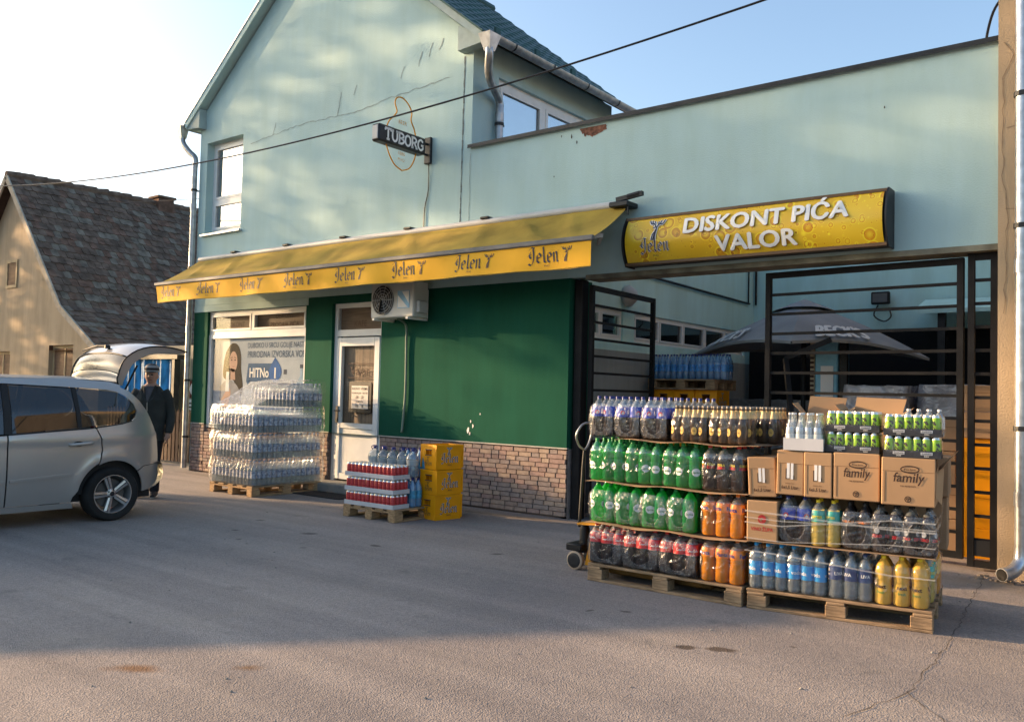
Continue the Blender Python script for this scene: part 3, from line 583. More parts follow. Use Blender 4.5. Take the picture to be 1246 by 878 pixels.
nb = q.build('hours_notice', [mat('notice_black', (.02, .02, .02), .5), mat('notice_paper', (.62, .58, .52), .8)]); tag(nb, 'framed opening hours notice on the shop door glass', 'notice')
st = MB(); st.bbox(a-.15, b+.15, FY-.35, FY+.13, 0, .128, .015); st.build('doorstep', mat('step_concrete', (.27, .26, .24), .9, var=.15, bump=.2), shop)
mt = MB(); mt.bbox(a-.05, b+.1, 7.95, 8.36, .002, .014, .005); tag(mt.build('door_mat', mat('mat_rubber', (.03, .03, .032), .9, bump=.5, bscale=120)), 'dark rubber mat on the ground before the shop door', 'door mat')

# ---------------------------------------------------------------- awning
aw = thing('awning', 'long yellow canvas awning with lettered valance over the shopfront', 'awning', (-9.4, 8.7, 2.9))
AX0, AX1 = -13.75, -5.06; NXA = 140; FOLD = [(-13.2, .06, .5), (-12.3, .09, .7), (-10.9, .08, .8), (-9.7, .05, .5), (-8.2, .09, .9), (-7.0, .06, .6), (-6.2, .12, .9), (-5.6, .09, .5)]
def foldz(x, t): return sum(a*math.exp(-((x-(c+s*(t-.5)))/.06)**2) for c, a, s in FOLD)*sin(pi*min(1, t*1.0))*1.0+.012*sin(x*2.7+1)*sin(pi*t)
cv = MB(); rows = []
for j in range(9):
    t = j/8; rows.append([(AX0+(AX1-AX0)*i/NXA-(.22 if False else 0), 8.68+(7.87-8.68)*t, 3.72+(3.2-3.72)*t-.035*sin(pi*t)+.5*foldz(AX0+(AX1-AX0)*i/NXA, t)) for i in range(NXA+1)])
rows[0] = [(x*1+(-.2 if x > -5.5 else 0)*((x+5.5)/.44 if x > -5.5 else 0), y, z) for x, y, z in rows[0]]
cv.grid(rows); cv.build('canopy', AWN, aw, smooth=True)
vy = lambda x, t: 7.855+t*(.028*sin(x*3.1)+.016*sin(x*7.7+1)); vl = MB()
vl.grid([[(x, vy(x, t), 3.17-.285*t+(.006*sin(x*5) if t == 1 else 0)) for x in [AX0+(AX1-AX0)*i/NXA for i in range(NXA+1)]] for t in (0, .25, .5, .75, 1)])
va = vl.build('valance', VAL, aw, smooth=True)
hm = MB(); hm.tube([(AX0+(AX1-AX0)*i/60, vy(AX0+(AX1-AX0)*i/60, 1), 2.888) for i in range(61)], .006, 5); hm.build('hem', AWN, va)
fb = MB(); fb.bbox(AX0-.03, AX1+.03, 7.83, 7.89, 3.165, 3.225, .012); fb.build('front_bar', mat('awning_bar', (.13, .135, .14), .6, .2, var=.15), aw)
for k in range(8):
    x = -13.23+1.098*k; q = MB(); fade = 1
    f_ = lambda u, v, x=x, d=.004: (x+u, vy(x+u, min(1, max(0, (3.17-(2.985+v))/.285)))-d, 2.985+v)
    fb_ = lambda u, v, x=x: f_(u, v, x, .003)
    add_pen(q, GOV, (0,)*3, UX, UZ, .108, 0, lambda u, v: f_(u-.36, v-.012)); add_pen(q, DEER, (0,)*3, UX, UZ, .095, 0, lambda u, v: f_(u+.13, v-.02))
    add_text(q, 'PIVO', 0*Vector((1,1,1)), UX, UZ, .032, 0, 0, None, 0, lambda u, v: f_(u-.12, v-.06))
    q.build('beer_lettering', [INKB], va, fixn=False)
for x in (-13.3, -9.6, -5.5):
    q = MB(); q.bar((x, 8.7, 3.3), (x+.35, 8.2, 3.28), .04, .05); q.bar((x+.35, 8.2, 3.28), (x, 7.9, 3.2), .035, .045); q.build('folding_arm', GREYPL, aw)
rl_ = MB(); rl_.tube([(AX0, 8.66, 3.72), (AX1-.2, 8.66, 3.72)], .045, 10); rl_.build('roller', GREYPL, aw, smooth=40)
for x in (-12.7, -11.3, -9.95, -8.6, -7.2): q = MB(); q.bbox(x-.07, x+.07, 8.6, 8.745, 3.755, 3.785, .008); q.bar((x-.06, 8.74, 3.8), (x+.05, 8.62, 3.77), .03, .02); q.build('wall_bracket', DARKM, aw)
q = MB(); q.bbox(-5.25, -5.0, 8.5, 8.745, 3.66, 3.72, .01); q.bar((-5.2, 8.6, 3.76), (-4.86, 8.6, 3.8), .05, .05); q.tube([(-5.05, 8.6, 3.78), (-4.9, 8.6, 3.8)], .035, 8); q.bar((-5.02, 8.55, 3.68), (-5.02, 8.55, 3.56), .01, .02); q.build('crank_bracket', DARKM, aw)

# ---------------------------------------------------------------- big shop sign
sg = thing('shop_sign', 'long gold lightbox sign with white shop lettering above the gate', 'sign', (-3.62, 8.6, 2.98))
SX0, SX1, SZ0, SZ1 = -5.02, -2.22, 2.97, 3.51; SM = (SZ0+SZ1)/2
fy = lambda z: 8.46+.10*((z-SM)/((SZ1-SZ0)/2))**2
def sign_mat():
    m = bpy.data.materials.new('beer_bubbles_print'); m.use_nodes = True; n = m.node_tree.nodes; l = m.node_tree.links; b = n['Principled BSDF']; b.inputs['Roughness'].default_value = .3
    tc = n.new('ShaderNodeTexCoord'); tot = None
    base = n.new('ShaderNodeTexNoise'); base.inputs['Scale'].default_value = 1.4; l.new(tc.outputs['Object'], base.inputs[0])
    cr = n.new('ShaderNodeValToRGB'); cr.color_ramp.elements[0].position = .35; cr.color_ramp.elements[1].position = .68; cr.color_ramp.elements[0].color = (.62, .36, .008, 1); cr.color_ramp.elements[1].color = (.76, .52, .03, 1); l.new(base.outputs[0], cr.inputs[0]); c = cr.outputs[0]
    for sc_, thr, amt in ((6.5, .42, .8), (13, .36, .8), (26, .33, .7)):
        mp = n.new('ShaderNodeMapping'); mp.inputs['Scale'].default_value = (1, .001, 1); mp.inputs['Location'].default_value = (sc_, 0, sc_*.3); l.new(tc.outputs['Object'], mp.inputs[0])
        v = n.new('ShaderNodeTexVoronoi'); v.inputs['Scale'].default_value = sc_; v.inputs['Randomness'].default_value = .8; l.new(mp.outputs[0], v.inputs[0])
        r = n.new('ShaderNodeValToRGB'); e = r.color_ramp.elements; e[0].position = 0; e[0].color = (.62, .62, .62, 1); e[1].position = .55; e[1].color = (.5, .5, .5, 1)
        for p, k in ((thr*.55, .6), (thr*.8, .25), (thr*.95, .22), (thr*1.05, .85), (thr*1.2, .5)): x = e.new(p); x.color = (k, k, k, 1)
        l.new(v.outputs['Distance'], r.inputs[0])
        sp = n.new('ShaderNodeSeparateColor'); l.new(v.outputs['Color'], sp.inputs[0]); ms = n.new('ShaderNodeMath'); ms.operation = 'GREATER_THAN'; ms.inputs[1].default_value = .42; l.new(sp.outputs[0], ms.inputs[0])
        mm = n.new('ShaderNodeMath'); mm.operation = 'MULTIPLY'; mm.inputs[1].default_value = amt; l.new(ms.outputs[0], mm.inputs[0])
        x = n.new('ShaderNodeMix'); x.data_type = 'RGBA'; x.blend_type = 'OVERLAY'; l.new(mm.outputs[0], x.inputs[0]); l.new(c, x.inputs[6]); l.new(r.outputs[0], x.inputs[7]); c = x.outputs[2]
    l.new(c, b.inputs['Base Color']); return m
q = MB(); q.grid([[(x, fy(z), z) for z in [SZ0+.02+(SZ1-SZ0-.04)*j/14 for j in range(15)]] for x in [SX0+.02+(SX1-SX0-.04)*i/20 for i in range(21)]]); q.build('sign_face', sign_mat(), sg, smooth=True)
q = MB(); q.box(SX0, SX1, 8.54, 8.745, SZ0+.005, SZ1-.005); q.build('sign_case', DARKM, sg)
for z, s_ in ((SZ0, -1), (SZ1, 1)): q = MB(); q.box(SX0-.005, SX1+.005, 8.53, 8.6, min(z, z+s_*-.03), max(z, z-s_*.03)); q.build('sign_rim', mat('brown_rim', (.12, .07, .035), .5), sg)
for x in (SX0-.012, SX1+.012):
    q = MB(); P = [(fy(SZ0+(SZ1-SZ0)*j/12)-.012, SZ0-.01+(SZ1-SZ0+.02)*j/12) for j in range(13)]+[(8.74, SZ1+.01), (8.74, SZ0-.01)]; q.prism(P, ((x-.008, 0, 0), (0, 1, 0), (0, 0, 1), (1, 0, 0)), .016); q.build('end_cap', DARKM, sg)
fs = lambda x0, z0, d=.0145: (lambda u, v, e=0: (x0+u, fy(z0+v)-d-e, z0+v))
q = MB(); add_bold(q, 'DISKONT PIĆA', (0,)*3, UX, UZ, .235, 0, .045, 1.72, 0, fs(-3.42, 3.265)); add_bold(q, 'VALOR', (0,)*3, UX, UZ, .225, 0, .045, .86, 0, fs(-3.48, 3.045)); q.build('sign_lettering', WPRINT, sg, fixn=False)
q = MB(); add_bold(q, 'DISKONT PIĆA', (0,)*3, UX, UZ, .235, 0, .045, 1.72, 0, fs(-3.415, 3.259, .011)); add_bold(q, 'VALOR', (0,)*3, UX, UZ, .225, 0, .045, .86, 0, fs(-3.475, 3.039, .011)); q.build('lettering_shadow', mat('print_shade', (.28, .15, .02), .6), sg, fixn=False)
q = MB(); add_pen(q, GOB, (0,)*3, UX, UZ, .092, 1, fs(-4.80, 3.10, .010)); add_pen(q, DEERB, (0,)*3, UX, UZ, .13, 1, fs(-4.66, 3.22, .010)); add_pen(q, GO, (0,)*3, UX, UZ, .092, 0, fs(-4.80, 3.10)); add_pen(q, DEER, (0,)*3, UX, UZ, .13, 0, fs(-4.66, 3.22)); add_text(q, 'PIVO', (0,)*3, UX, UZ, .03, 0, 0, None, 0, fs(-4.62, 3.045)); q.build('beer_lettering', [INKB, WPRINT], sg, fixn=False)

# ---------------------------------------------------------------- projecting beer sign
tb = thing('projecting_sign', 'black projecting beer sign with orange outline figure on the mint gable', 'sign', (-8.34, 8.74, 4.7)); TX = -8.34
q = MB(); q.bbox(TX-.075, TX+.075, 7.72, 8.6, 4.745, 4.975, .02); q.build('sign_box', DARKM, tb)
q = MB(); q.bbox(TX-.05, TX+.05, 7.712, 7.725, 4.77, 4.95, .004); q.build('box_end', GREYPL, tb)
SL_ = {'T': [[(.0,1),(.8,1)],[(.4,1),(.4,0)],[(.22,.04),(.58,.04)],[(.05,1),(.05,.8)],[(.75,1),(.75,.8)]], 'U': [sm([(.12,1),(.12,.3),(.4,.04),(.68,.3),(.68,1)]), [(0,.97),(.26,.97)], [(.54,.97),(.82,.97)]],
       'B': [[(.14,1),(.14,0)], sm([(.0,.96),(.45,.96),(.68,.76),(.45,.52),(.14,.52)]), sm([(.45,.52),(.74,.28),(.45,.04),(0,.04)])], 'O': [sm([(.4,.98),(.1,.75),(.1,.25),(.4,.02),(.7,.25),(.7,.75),(.4,.98)])],
       'R': [[(.14,1),(.14,0)], sm([(.0,.96),(.45,.96),(.68,.74),(.45,.5),(.14,.5)]), [(.42,.5),(.7,.04)], [(0,.04),(.3,.04)], [(.58,.04),(.84,.04)]], 'G': [sm([(.7,.78),(.42,.98),(.1,.72),(.1,.26),(.42,.02),(.7,.2),(.7,.46)]), [(.46,.46),(.8,.46)]]}
q = MB(); u = 0
for ch in 'TUBORG': add_pen(q, pen(SL_[ch], .2), (TX+.079, 7.82+u, 4.785), (0,1,0), (0,0,1), .145); u += .122
q.build('sign_lettering', WPRINT, tb, fixn=False)
out = sm([(8.22,4.46),(8.07,4.52),(7.95,4.68),(7.9,4.86),(7.95,5.05),(8.06,5.17),(8.1,5.24),(8.06,5.34),(8.1,5.42),(8.2,5.44),(8.32,5.38),(8.38,5.28),(8.37,5.18),(8.44,5.06),(8.49,4.88),(8.46,4.68),(8.36,4.52),(8.22,4.46)], 5)
q = MB(); q.tube([(TX, p[0], p[1]) for p in out], .0095, 6); q.build('orange_outline', mat('orange_neon_tube', (.75, .33, .02), .4), tb, smooth=True)
q = MB(); q.add([(TX-.004, p[0], p[1]) for p in out[:-1]], [list(range(len(out)-1))]); q.build('acrylic_plate', clearmat('thin_acrylic', (.98, .98, .98), .03, (.8, .8, .7), .1), tb)
q = MB(); OR = mat('orange_print', (.55, .27, .05), .6); add_text(q, 'BEER', (TX+.004, 8.21, 5.08), (0,1,0), (0,0,1), .075, 0, .004); add_text(q, '1880', (TX+.004, 8.2, 4.66), (0,1,0), (0,0,1), .07); add_text(q, 'PIVO', (TX+.004, 8.2, 4.58), (0,1,0), (0,0,1), .06); q.build('plate_lettering', OR, tb, fixn=False)
q = MB(); q.bbox(TX-.06, TX+.06, 8.7, 8.745, 4.66, 5.03, .008); q.bar((TX, 8.55, 4.93), (TX, 8.72, 4.93), .025, .025); q.bar((TX, 8.55, 4.78), (TX, 8.72, 4.78), .025, .025); q.build('wall_plate', DARKM, tb)
q = MB(); q.tube(sm([(TX+.02, 8.72, 4.66), (TX+.01, 8.735, 4.3), (TX-.05, 8.735, 4.05), (TX-.06, 8.735, 3.76)]), .008, 5); q.build('feed_cable', BLACK, tb)
# ---------------------------------------------------------------- air conditioner
ac = thing('air_conditioner', 'white air conditioner outdoor unit on the green wall under the awning', 'air conditioner', (-8.62, 8.5, 2.5))
q = MB(); q.bbox(-9.03, -8.2, 8.37, 8.66, 2.5, 2.99, .015); q.build('casing', mat('ac_casing', (.52, .53, .5), .45, var=.06), ac)
q = MB(); q.lathe([(.205, -.004), (.2, .02), (0, .02)], 24, 0, (-8.78, 8.362, 2.745), 'y'); q.build('fan_hole', BLACK, ac)
q = MB()
for r in (.05, .09, .13, .17, .205): q.tube([(-8.78+r*cos(2*pi*i/24), 8.35, 2.745+r*sin(2*pi*i/24)) for i in range(25)], .004, 4)
for i in range(10): q.tube([(-8.78, 8.35, 2.745), (-8.78+.205*cos(2*pi*i/10), 8.35, 2.745+.205*sin(2*pi*i/10))], .004, 4)
q.build('fan_grille', GREYPL, ac)
q = MB(); [q.bar((-8.78, 8.357, 2.745), (-8.78+.17*cos(a), 8.357, 2.745+.17*sin(a)), .01, .09) for a in (.3, 2.4, 4.5)]; q.build('fan_blade', DARKM, ac)
q = MB(); q.quad((-8.5, 8.366, 2.62), (-8.27, 8.366, 2.62), (-8.27, 8.366, 2.86), (-8.5, 8.366, 2.86)); q.quad((-8.49, 8.363, 2.63), (-8.3, 8.363, 2.63), (-8.49, 8.363, 2.8), (-8.49, 8.363, 2.72), 1); q.quad((-8.28, 8.363, 2.68), (-8.28, 8.363, 2.85), (-8.42, 8.363, 2.85), (-8.35, 8.363, 2.77), 1); q.build('sticker', [mat('sticker_blue', (.25, .48, .68), .5), WPRINT], ac, fixn=False)
q = MB(); q.bbox(-8.2, -8.14, 8.42, 8.6, 2.56, 2.72, .01); q.build('valve_cover', GREYPL, ac)
for x in (-8.95, -8.3): q = MB(); q.bar((x, 8.35, 2.485), (x, 8.745, 2.485), .04, .03); q.bar((x, 8.735, 2.47), (x, 8.735, 2.9), .04, .02); q.build('bracket', WHITE, ac)
q = MB(); q.tube(sm([(-8.62, 8.5, 2.5), (-8.64, 8.68, 2.42), (-8.66, 8.72, 2.2), (-8.65, 8.72, 1.5), (-8.68, 8.72, 1.1), (-8.7, 8.72, .92)]), .017, 7); q.build('drain_hose', mat('hose_grey', (.16, .22, .18), .6), ac, smooth=True)
q = MB()
for x, z, s_ in ((-7.5,1.0,.05),(-7.42,1.06,.03),(-7.46,1.12,.025),(-7.3,1.22,.02),(-7.47,.96,.03)): q.add([(x+s_*.5*cos(t)*random.uniform(.5,1), FY-.004, z+s_*sin(t)*random.uniform(.6,1)) for t in [2*pi*i/8 for i in range(8)]], [list(range(8))])
q.build('paint_chips', WPRINT, shop)

# ---------------------------------------------------------------- gate
def gate_leaf(name, label, a, b, zt, hole=None, nb=13, zb=.08):
    g_ = thing(name, label, 'gate', (a[0], a[1], zb)); A, B = Vector((*a, 0)), Vector((*b, 0)); d = (B-A).normalized()
    for nm, p in (('post', A), ('post', B)): q = MB(); q.bar(p+Vector((0, 0, zb)), p+Vector((0, 0, zt)), .055, .055, 0, d[:]); q.build(nm, STEEL, g_)
    for nm, z in (('rail', zt-.03), ('rail', zb+.03)): q = MB(); q.bar(A+d*.028+Vector((0, 0, z)), B-d*.028+Vector((0, 0, z)), .05, .06); q.build(nm, STEEL, g_)
    for k in range(1, nb): z = zb+.03+(zt-.06-zb)*k/nb; q = MB(); q.bar(A+d*.028+Vector((0, 0, z)), B-d*.028+Vector((0, 0, z)), .022, .03); q.build('bar', STEEL, g_)
    return g_
gate_leaf('gate', 'open black steel gate leaf beside the green wall', (-5.72, 8.93), (-5.77, 10.55), 2.84)
gr_ = gate_leaf('gate', 'wide black steel gate leaf standing behind the right pallet', (-1.66, 8.93), (-3.56, 9.08), 2.86)
gf = gate_leaf('gate_side_panel', 'narrow fixed black steel panel beside the beige pillar', (-1.56, 8.88), (-1.375, 8.88), 2.88, zb=.03)
q = MB(); q.box(-1.53, -1.40, 8.86, 8.9, .13, .27); q.build('lock_box', DARKM, gf)
q = MB(); q.bar((-3.3, 9.1, 1.25), (-3.45, 9.3, 1.95), .05, .05); q.bar((-3.45, 9.3, 1.95), (-2.98, 9.35, 2.15), .05, .05); q.build('drop_bolt', STEEL, gr_)
q = MB(); q.bbox(-5.9, -5.79, 8.82, 8.96, 0, 2.9, .008); gp = q.build('gate_post', STEEL); tag(gp, 'thick black steel gate post against the green wall', 'gate post')

# ---------------------------------------------------------------- beige house on the right, its downpipe
rh = thing('neighbour_house', 'beige rendered house front at the right edge with cracked plaster', 'building', (0, 8.7, 0))
q = MB(); q.box(-1.315, 3.2, 8.66, 16, 0, 7.4); q.build('wall', BEIGE, rh)
crack([(-1.27, 8.655, 4.72), (-1.2, 8.655, 4.6), (-1.27, 8.655, 4.4), (-1.28, 8.655, 3.6), (-1.24, 8.655, 3.1), (-1.27, 8.655, 2.3)], .008, rh, 'crack', (0, -1, 0), mat('plaster_crack', (.24, .18, .12), .95), .012)
crack([(-1.25, 8.655, 3.95), (-1.05, 8.655, 4.0)], .008, rh, 'crack', (0, -1, 0), MATS['plaster_crack']); crack([(-1.25, 8.655, 3.25), (-1.1, 8.655, 3.2)], .008, rh, 'crack', (0, -1, 0), MATS['plaster_crack'])
px_ = -1.115
dp = pipe([(px_, 8.58, 7.4), (px_, 8.58, .32)]+sm([(px_, 8.58, .3), (px_-.01, 8.56, .17), (px_-.06, 8.47, .09), (px_-.12, 8.36, .075)])[1:], .058, 'downpipe', mat('galvanised_pipe', (.47, .49, .52), .33, .8, var=.2, scale=12), [(px_, 8.58, z) for z in (4.2, 3.05, 1.3)], rh, [(px_, 8.58, z) for z in (5.2, 2.7, .7)])
q = MB(); q.lathe([(.05, 0), (.0, .0)], 12, 0, (0, 0, 0), 'y'); q.xf(Matrix.Translation((px_-.1205, 8.357, .075)) @ Matrix.Rotation(rad(-28), 4, 'Z')); q.build('pipe_mouth', BLACK, dp)
rub = MB()
for _ in range(26): x, y, r = random.uniform(-1.5, -.6), random.uniform(8.42, 8.64), random.uniform(.012, .04); rub.lathe([(r, 0), (r*.85, r*.5), (0, r*.7)], 6, 0, (x, y, 0), 'z', random.uniform(.7, 1.3), 1)
tag(rub.build('rubble', mat('rubble_stone', (.24, .19, .14), .95, var=.4, scale=20), None), 'broken plaster and grit at the foot of the beige pillar', None, None, 'stuff')

# ---------------------------------------------------------------- old tiled house on the left
nh = thing('tiled_house', 'ochre rendered old house with steep weathered tile roof at the left', 'building', (-24.7, 10, 0))
AXP, AZ = -24.6, 6.9; KX, KZ = -21.3, 3.3; BX, BZ = -19.45, 2.25; NY = 10.0; NYB = 22.0
NW = [(-24.95, -24.3, 3.98, 4.72), (-22.35, -21.1, 1.0, 2.42), (-25.9, -24.55, 1.0, 2.3)]
def prof_x(z): return KX+(AXP-KX)*(z-KZ)/(AZ-KZ) if z > KZ else BX+(KX-BX)*(z-BZ)/(KZ-BZ)
wall_front('gable_wall', OCHRE, -29.6, -19.8, 0, 2.3, [(-22.35, -21.1, 1.0, 2.3), (-25.9, -24.55, 1.0, 2.3)], None, NY, .2, nh)
q = MB(); q.add([(p[0], NY, p[1]) for p in [(-29.6, 2.3), (-22.35, 2.3), (-22.35, 2.42), (-21.1, 2.42), (-21.1, 2.3), (-19.8, 2.3), (KX, KZ), (AXP, AZ), (-27.9, KZ)]], [list(range(9))]); q.build('gable_top', OCHRE, nh)
q = MB(); q.quad((-19.8, NY, 0), (-19.8, NYB, 0), (-19.8, NYB, 2.4), (-19.8, NY, 2.4)); q.build('side_wall', OCHRE, nh)
WFR = mat('weathered_wood_frame', (.42, .33, .2), .8); BROWNW = mat('old_brown_shutter', (.16, .10, .06), .8, var=.2, scale=2, stretch=(1, 1, 8))
def old_window(x0, x1, z0, z1, proud):
    f = MB(); y = NY-.03 if proud else NY+.1; w = .07
    f.box(x0, x1, y, y+.05, z0, z0+w); f.box(x0, x1, y, y+.05, z1-w, z1); f.box(x0, x0+w, y, y+.05, z0+w, z1-w); f.box(x1-w, x1, y, y+.05, z0+w, z1-w); f_ = f.build('window', WFR, nh)
    q = MB(); q.box(x0+w, x1-w, y+.02, y+.04, z0+w, z1-w); q.build('shutter', BROWNW, f_)
    if x1-x0 > .9: q = MB(); q.box((x0+x1)/2-.03, (x0+x1)/2+.03, y+.005, y+.045, z0+w, z1-w); q.build('mullion', WFR, f_)
old_window(*NW[0], True); old_window(*NW[1], False); old_window(-25.9, -24.55, 1.0, 2.3, False)
TILE = [mat('tile_%s' % k, c, .9, var=.35, scale=5, bump=.3, bscale=30) for k, c in (('dark', (.125, .090, .070)), ('brown', (.15, .105, .080)), ('grey', (.175, .145, .115)), ('red', (.155, .095, .070)))]
def tiles(xa, za, xb, zb, nrows, mb):
    """courses of flat tiles from the upper edge (a) down to (b), each tile its own piece"""
    U = Vector((xb-xa, 0, zb-za)); L = U.length; U.normalize(); N = Vector((-U.z, 0, U.x)); N = N if N.z > 0 else -N; tw = .19
    for r in range(nrows):
        y = NY-.25; first = r % 2
        while y < NYB:
            tw = .095 if first else .19; first = 0
            s0, s1 = L*r/nrows-.02, L*(r+1)/nrows+.03+jit(.012); lift = .012+random.uniform(0, .02); mi = random.choices(range(4), (5, 4, 3, 2))[0]; sk = jit(.008)
            o = Vector((xa, y, za)); ya, yb_ = .004, tw-.004
            P = [o+U*s0+N*.0+Vector((0, ya, 0)), o+U*s0+Vector((0, yb_, 0)), o+U*s1+N*lift+Vector((0, yb_+sk, 0)), o+U*(s1+.03)+N*lift+Vector((0, tw/2+sk, 0)), o+U*s1+N*lift+Vector((0, ya+sk, 0))]
            T = [p+N*.022 for p in P]
            mb.add([p[:] for p in P+T], [(5, 6, 7, 8, 9), (2, 3, 8, 7), (3, 4, 9, 8), (4, 0, 5, 9), (1, 2, 7, 6)], mi); y += tw
for sgn in (1, -1):
    mb = MB(); fx = (lambda x: x) if sgn > 0 else (lambda x: 2*AXP-x)
    tiles(fx(AXP), AZ+.05, fx(KX), KZ+.05, 19, mb); tiles(fx(KX), KZ+.05, fx(BX), BZ+.05, 8, mb)
    rf = mb.build('roof', TILE, nh, fixn=False); rf['kind'] = 'stuff'
    b_ = MB(); b_.add([(fx(AXP), NY-.2, AZ), (fx(KX), NY-.2, KZ), (fx(BX), NY-.2, BZ), (fx(BX), NYB, BZ), (fx(KX), NYB, KZ), (fx(AXP), NYB, AZ)], [(0, 1, 4, 5), (1, 2, 3, 4)]); b_.build('roof_boards', WOODSOF, nh)
    vb = MB(); vb.bar((fx(AXP), NY-.275, AZ+.0), (fx(KX), NY-.275, KZ+.0), .04, .15); vb.bar((fx(KX), NY-.275, KZ+.0), (fx(BX), NY-.275, BZ+.0), .04, .15); vb.build('verge_board', mat('pale_verge', (.38, .33, .26), .85, var=.2), nh)
rd = MB(); y = NY-.28
while y < NYB: rd.tube([(AXP, y, AZ+.07+jit(.02)), (AXP, y+.36, AZ+.085+jit(.02))], [.10, .12], 8); y += .34
rd.build('ridge_tiles', TILE[1], nh)
ch = thing('brick_chimney', 'small brick chimney on the old tiled roof ridge', 'chimney', (-24.6, 14.15, 6.6)); q = MB(); q.bbox(-24.85, -24.35, 13.9, 14.4, 6.5, 7.12, .02); q.build('shaft', TILE[3], ch); q = MB(); q.bbox(-24.9, -24.3, 13.85, 14.45, 7.12, 7.2, .02); q.build('cap', TILE[1], ch)
# yard wall, carport tarp, notice, picket fence between the houses
yw = MB(); yw.box(-19.4, -14.06, 10.3, 10.5, 0, 2.35); tag(yw.build('yard_wall', mat('dirty_wall', (.36, .33, .26), .9, var=.15, scale=2)), 'pale yard wall between the tiled house and the shop', 'wall')
tp = MB(); tp.grid([[(x, 10.05+.05*sin(x*11)+.03*sin(x*29), z) for z in (.75, 1.1, 1.4, 1.8, 2.05)] for x in [-19.0+2.25*i/70 for i in range(71)]]); tag(tp.build('tarpaulin', mat('blue_tarp', (.03, .20, .42), .45, var=.6, scale=3, stretch=(4, 1, .9)), None, True), 'creased blue tarpaulin hanging behind the man', 'tarpaulin')
q = MB(); q.box(-19.3, -16.5, 9.95, 10.2, 2.05, 2.14); q.box(-16.72, -16.62, 9.97, 10.1, 0, 2.05); tag(q.build('carport_frame', DARKM), 'dark frame holding the blue tarpaulin', 'frame')
nt_ = thing('wall_notice', 'red and white notice on the pale wall above the pickets', 'notice', (-16.3, 10.29, 1.2)); q = MB(); q.box(-16.75, -16.0, 10.27, 10.295, 1.25, 1.62); q.build('red_panel', mat('notice_red', (.16, .04, .03), .6, var=.3, scale=9), nt_); q = MB(); q.box(-16.7, -16.05, 10.265, 10.295, .8, 1.22); q.build('white_panel', WPRINT, nt_)
q = MB(); [q.box(-16.62, -16.62+w, 10.26, 10.264, z, z+.03) for z, w in ((1.12, .5), (1.04, .42), (.96, .5), (.88, .3))]; q.build('notice_print', INKD, nt_); q = MB(); q.add([(-16.4+.12*cos(t), 10.265, 1.43+.12*sin(t)*(1 if i % 2 else .5)) for i, t in enumerate([2*pi*k/10 for k in range(10)])], [list(range(10))]); q.build('notice_emblem', WPRINT, nt_)
fe = thing('picket_fence', 'low brown picket fence between the car and the shop corner', 'fence', (-15.0, 9.3, 0)); PK = MB(); PK.add([(-.04, 0, 0), (.04, 0, 0), (.04, .022, 0), (-.04, .022, 0), (-.04, 0, .93), (.04, 0, .93), (.04, .022, .93), (-.04, .022, .93), (0, 0, 1.0), (0, .022, 1.0)], [(0,1,5,8,4),(2,3,7,9,6),(1,2,6,9,8,5)[0:3]+(6,5),(3,0,4,7),(4,8,9,7),(8,5,6,9)]); PKM = PK.mesh('picket', mat('picket_wood', (.09, .055, .04), .85, var=.3, scale=6, stretch=(4, 4, 1)))
for k in range(30): put('picket', PKM, fe, (-2.9+k*.125-.0, -.03, .05))
for z in (.3, .78): q = MB(); q.box(-18.0, -14.1, 9.3, 9.34, z, z+.07); q.build('rail', MATS['picket_wood'], fe)

# ---------------------------------------------------------------- overhead cables
def cable(P, r, name, label): q = MB(); q.tube(P, r, 5); return tag(q.build(name, BLACK), label, 'cable')
cable([(x, 7.0, 4.66+.0066*(x+8.6)**2) for x in [-24+28*i/60 for i in range(61)]], .011, 'power_cable', 'black overhead cable crossing in front of the gable')
cable([(-36+21.98*t, 12, 7.72-2.06*t-.25*t*(1-t)) for t in [i/20 for i in range(21)]], .007, 'thin_cable', 'thin grey cable reaching the shop from the left behind the tiled roof')
cable(sm([(-1.47, 9.0, 4.8), (-1.46, 9.0, 4.95), (-1.41, 9.0, 5.15), (-1.33, 9.0, 5.28), (-1.2, 9.0, 5.45)]), .013, 'loose_cable', 'short cable curving up from the parapet beside the pillar')

# ---------------------------------------------------------------- behind the gate
q = MB(); q.tube(sm([(-5.97, 10.3, 3.2), (-5.97, 12.2, 3.17), (-5.97, 14.35, 3.14)]), .018, 6); q.tube([(-5.97, 14.3, 3.14), (-5.97, 14.3, 3.9)], .014, 6); q.tube([(-5.95, 14.57, 3.14), (-5.95, 14.57, 4.9)], .02, 6); tag(q.build('conduit', BLACK), 'black conduit running along the courtyard wall', 'conduit')
lm = thing('wall_lamp', 'round dark wall lamp above the courtyard windows', 'lamp', (-5.95, 10.2, 2.85)); q = MB(); q.lathe([(.14, 0), (.15, .05), (.09, .13), (0, .16)], 14, 0, (-5.99, 10.2, 2.85), 'x'); q.build('lamp_bowl', GREYPL, lm, smooth=True)
fl = thing('floodlight', 'small black floodlight on the courtyard back wall', 'floodlight', (-3.85, 14.5, 3.05)); q = MB(); q.bbox(-3.98, -3.7, 14.42, 14.5, 3.05, 3.25, .015); q.build('lamp_head', BLACK, fl); q = MB(); q.box(-3.95, -3.73, 14.41, 14.418, 3.08, 3.22); q.build('lens', mat('lamp_lens', (.12, .12, .12), .2), fl); q = MB(); q.tube(sm([(-3.9, 14.55, 3.05), (-3.95, 14.5, 2.88), (-3.8, 14.5, 2.78), (-3.7, 14.52, 2.85), (-3.72, 14.55, 2.95)]), .012, 5); q.build('lamp_cable', BLACK, fl)
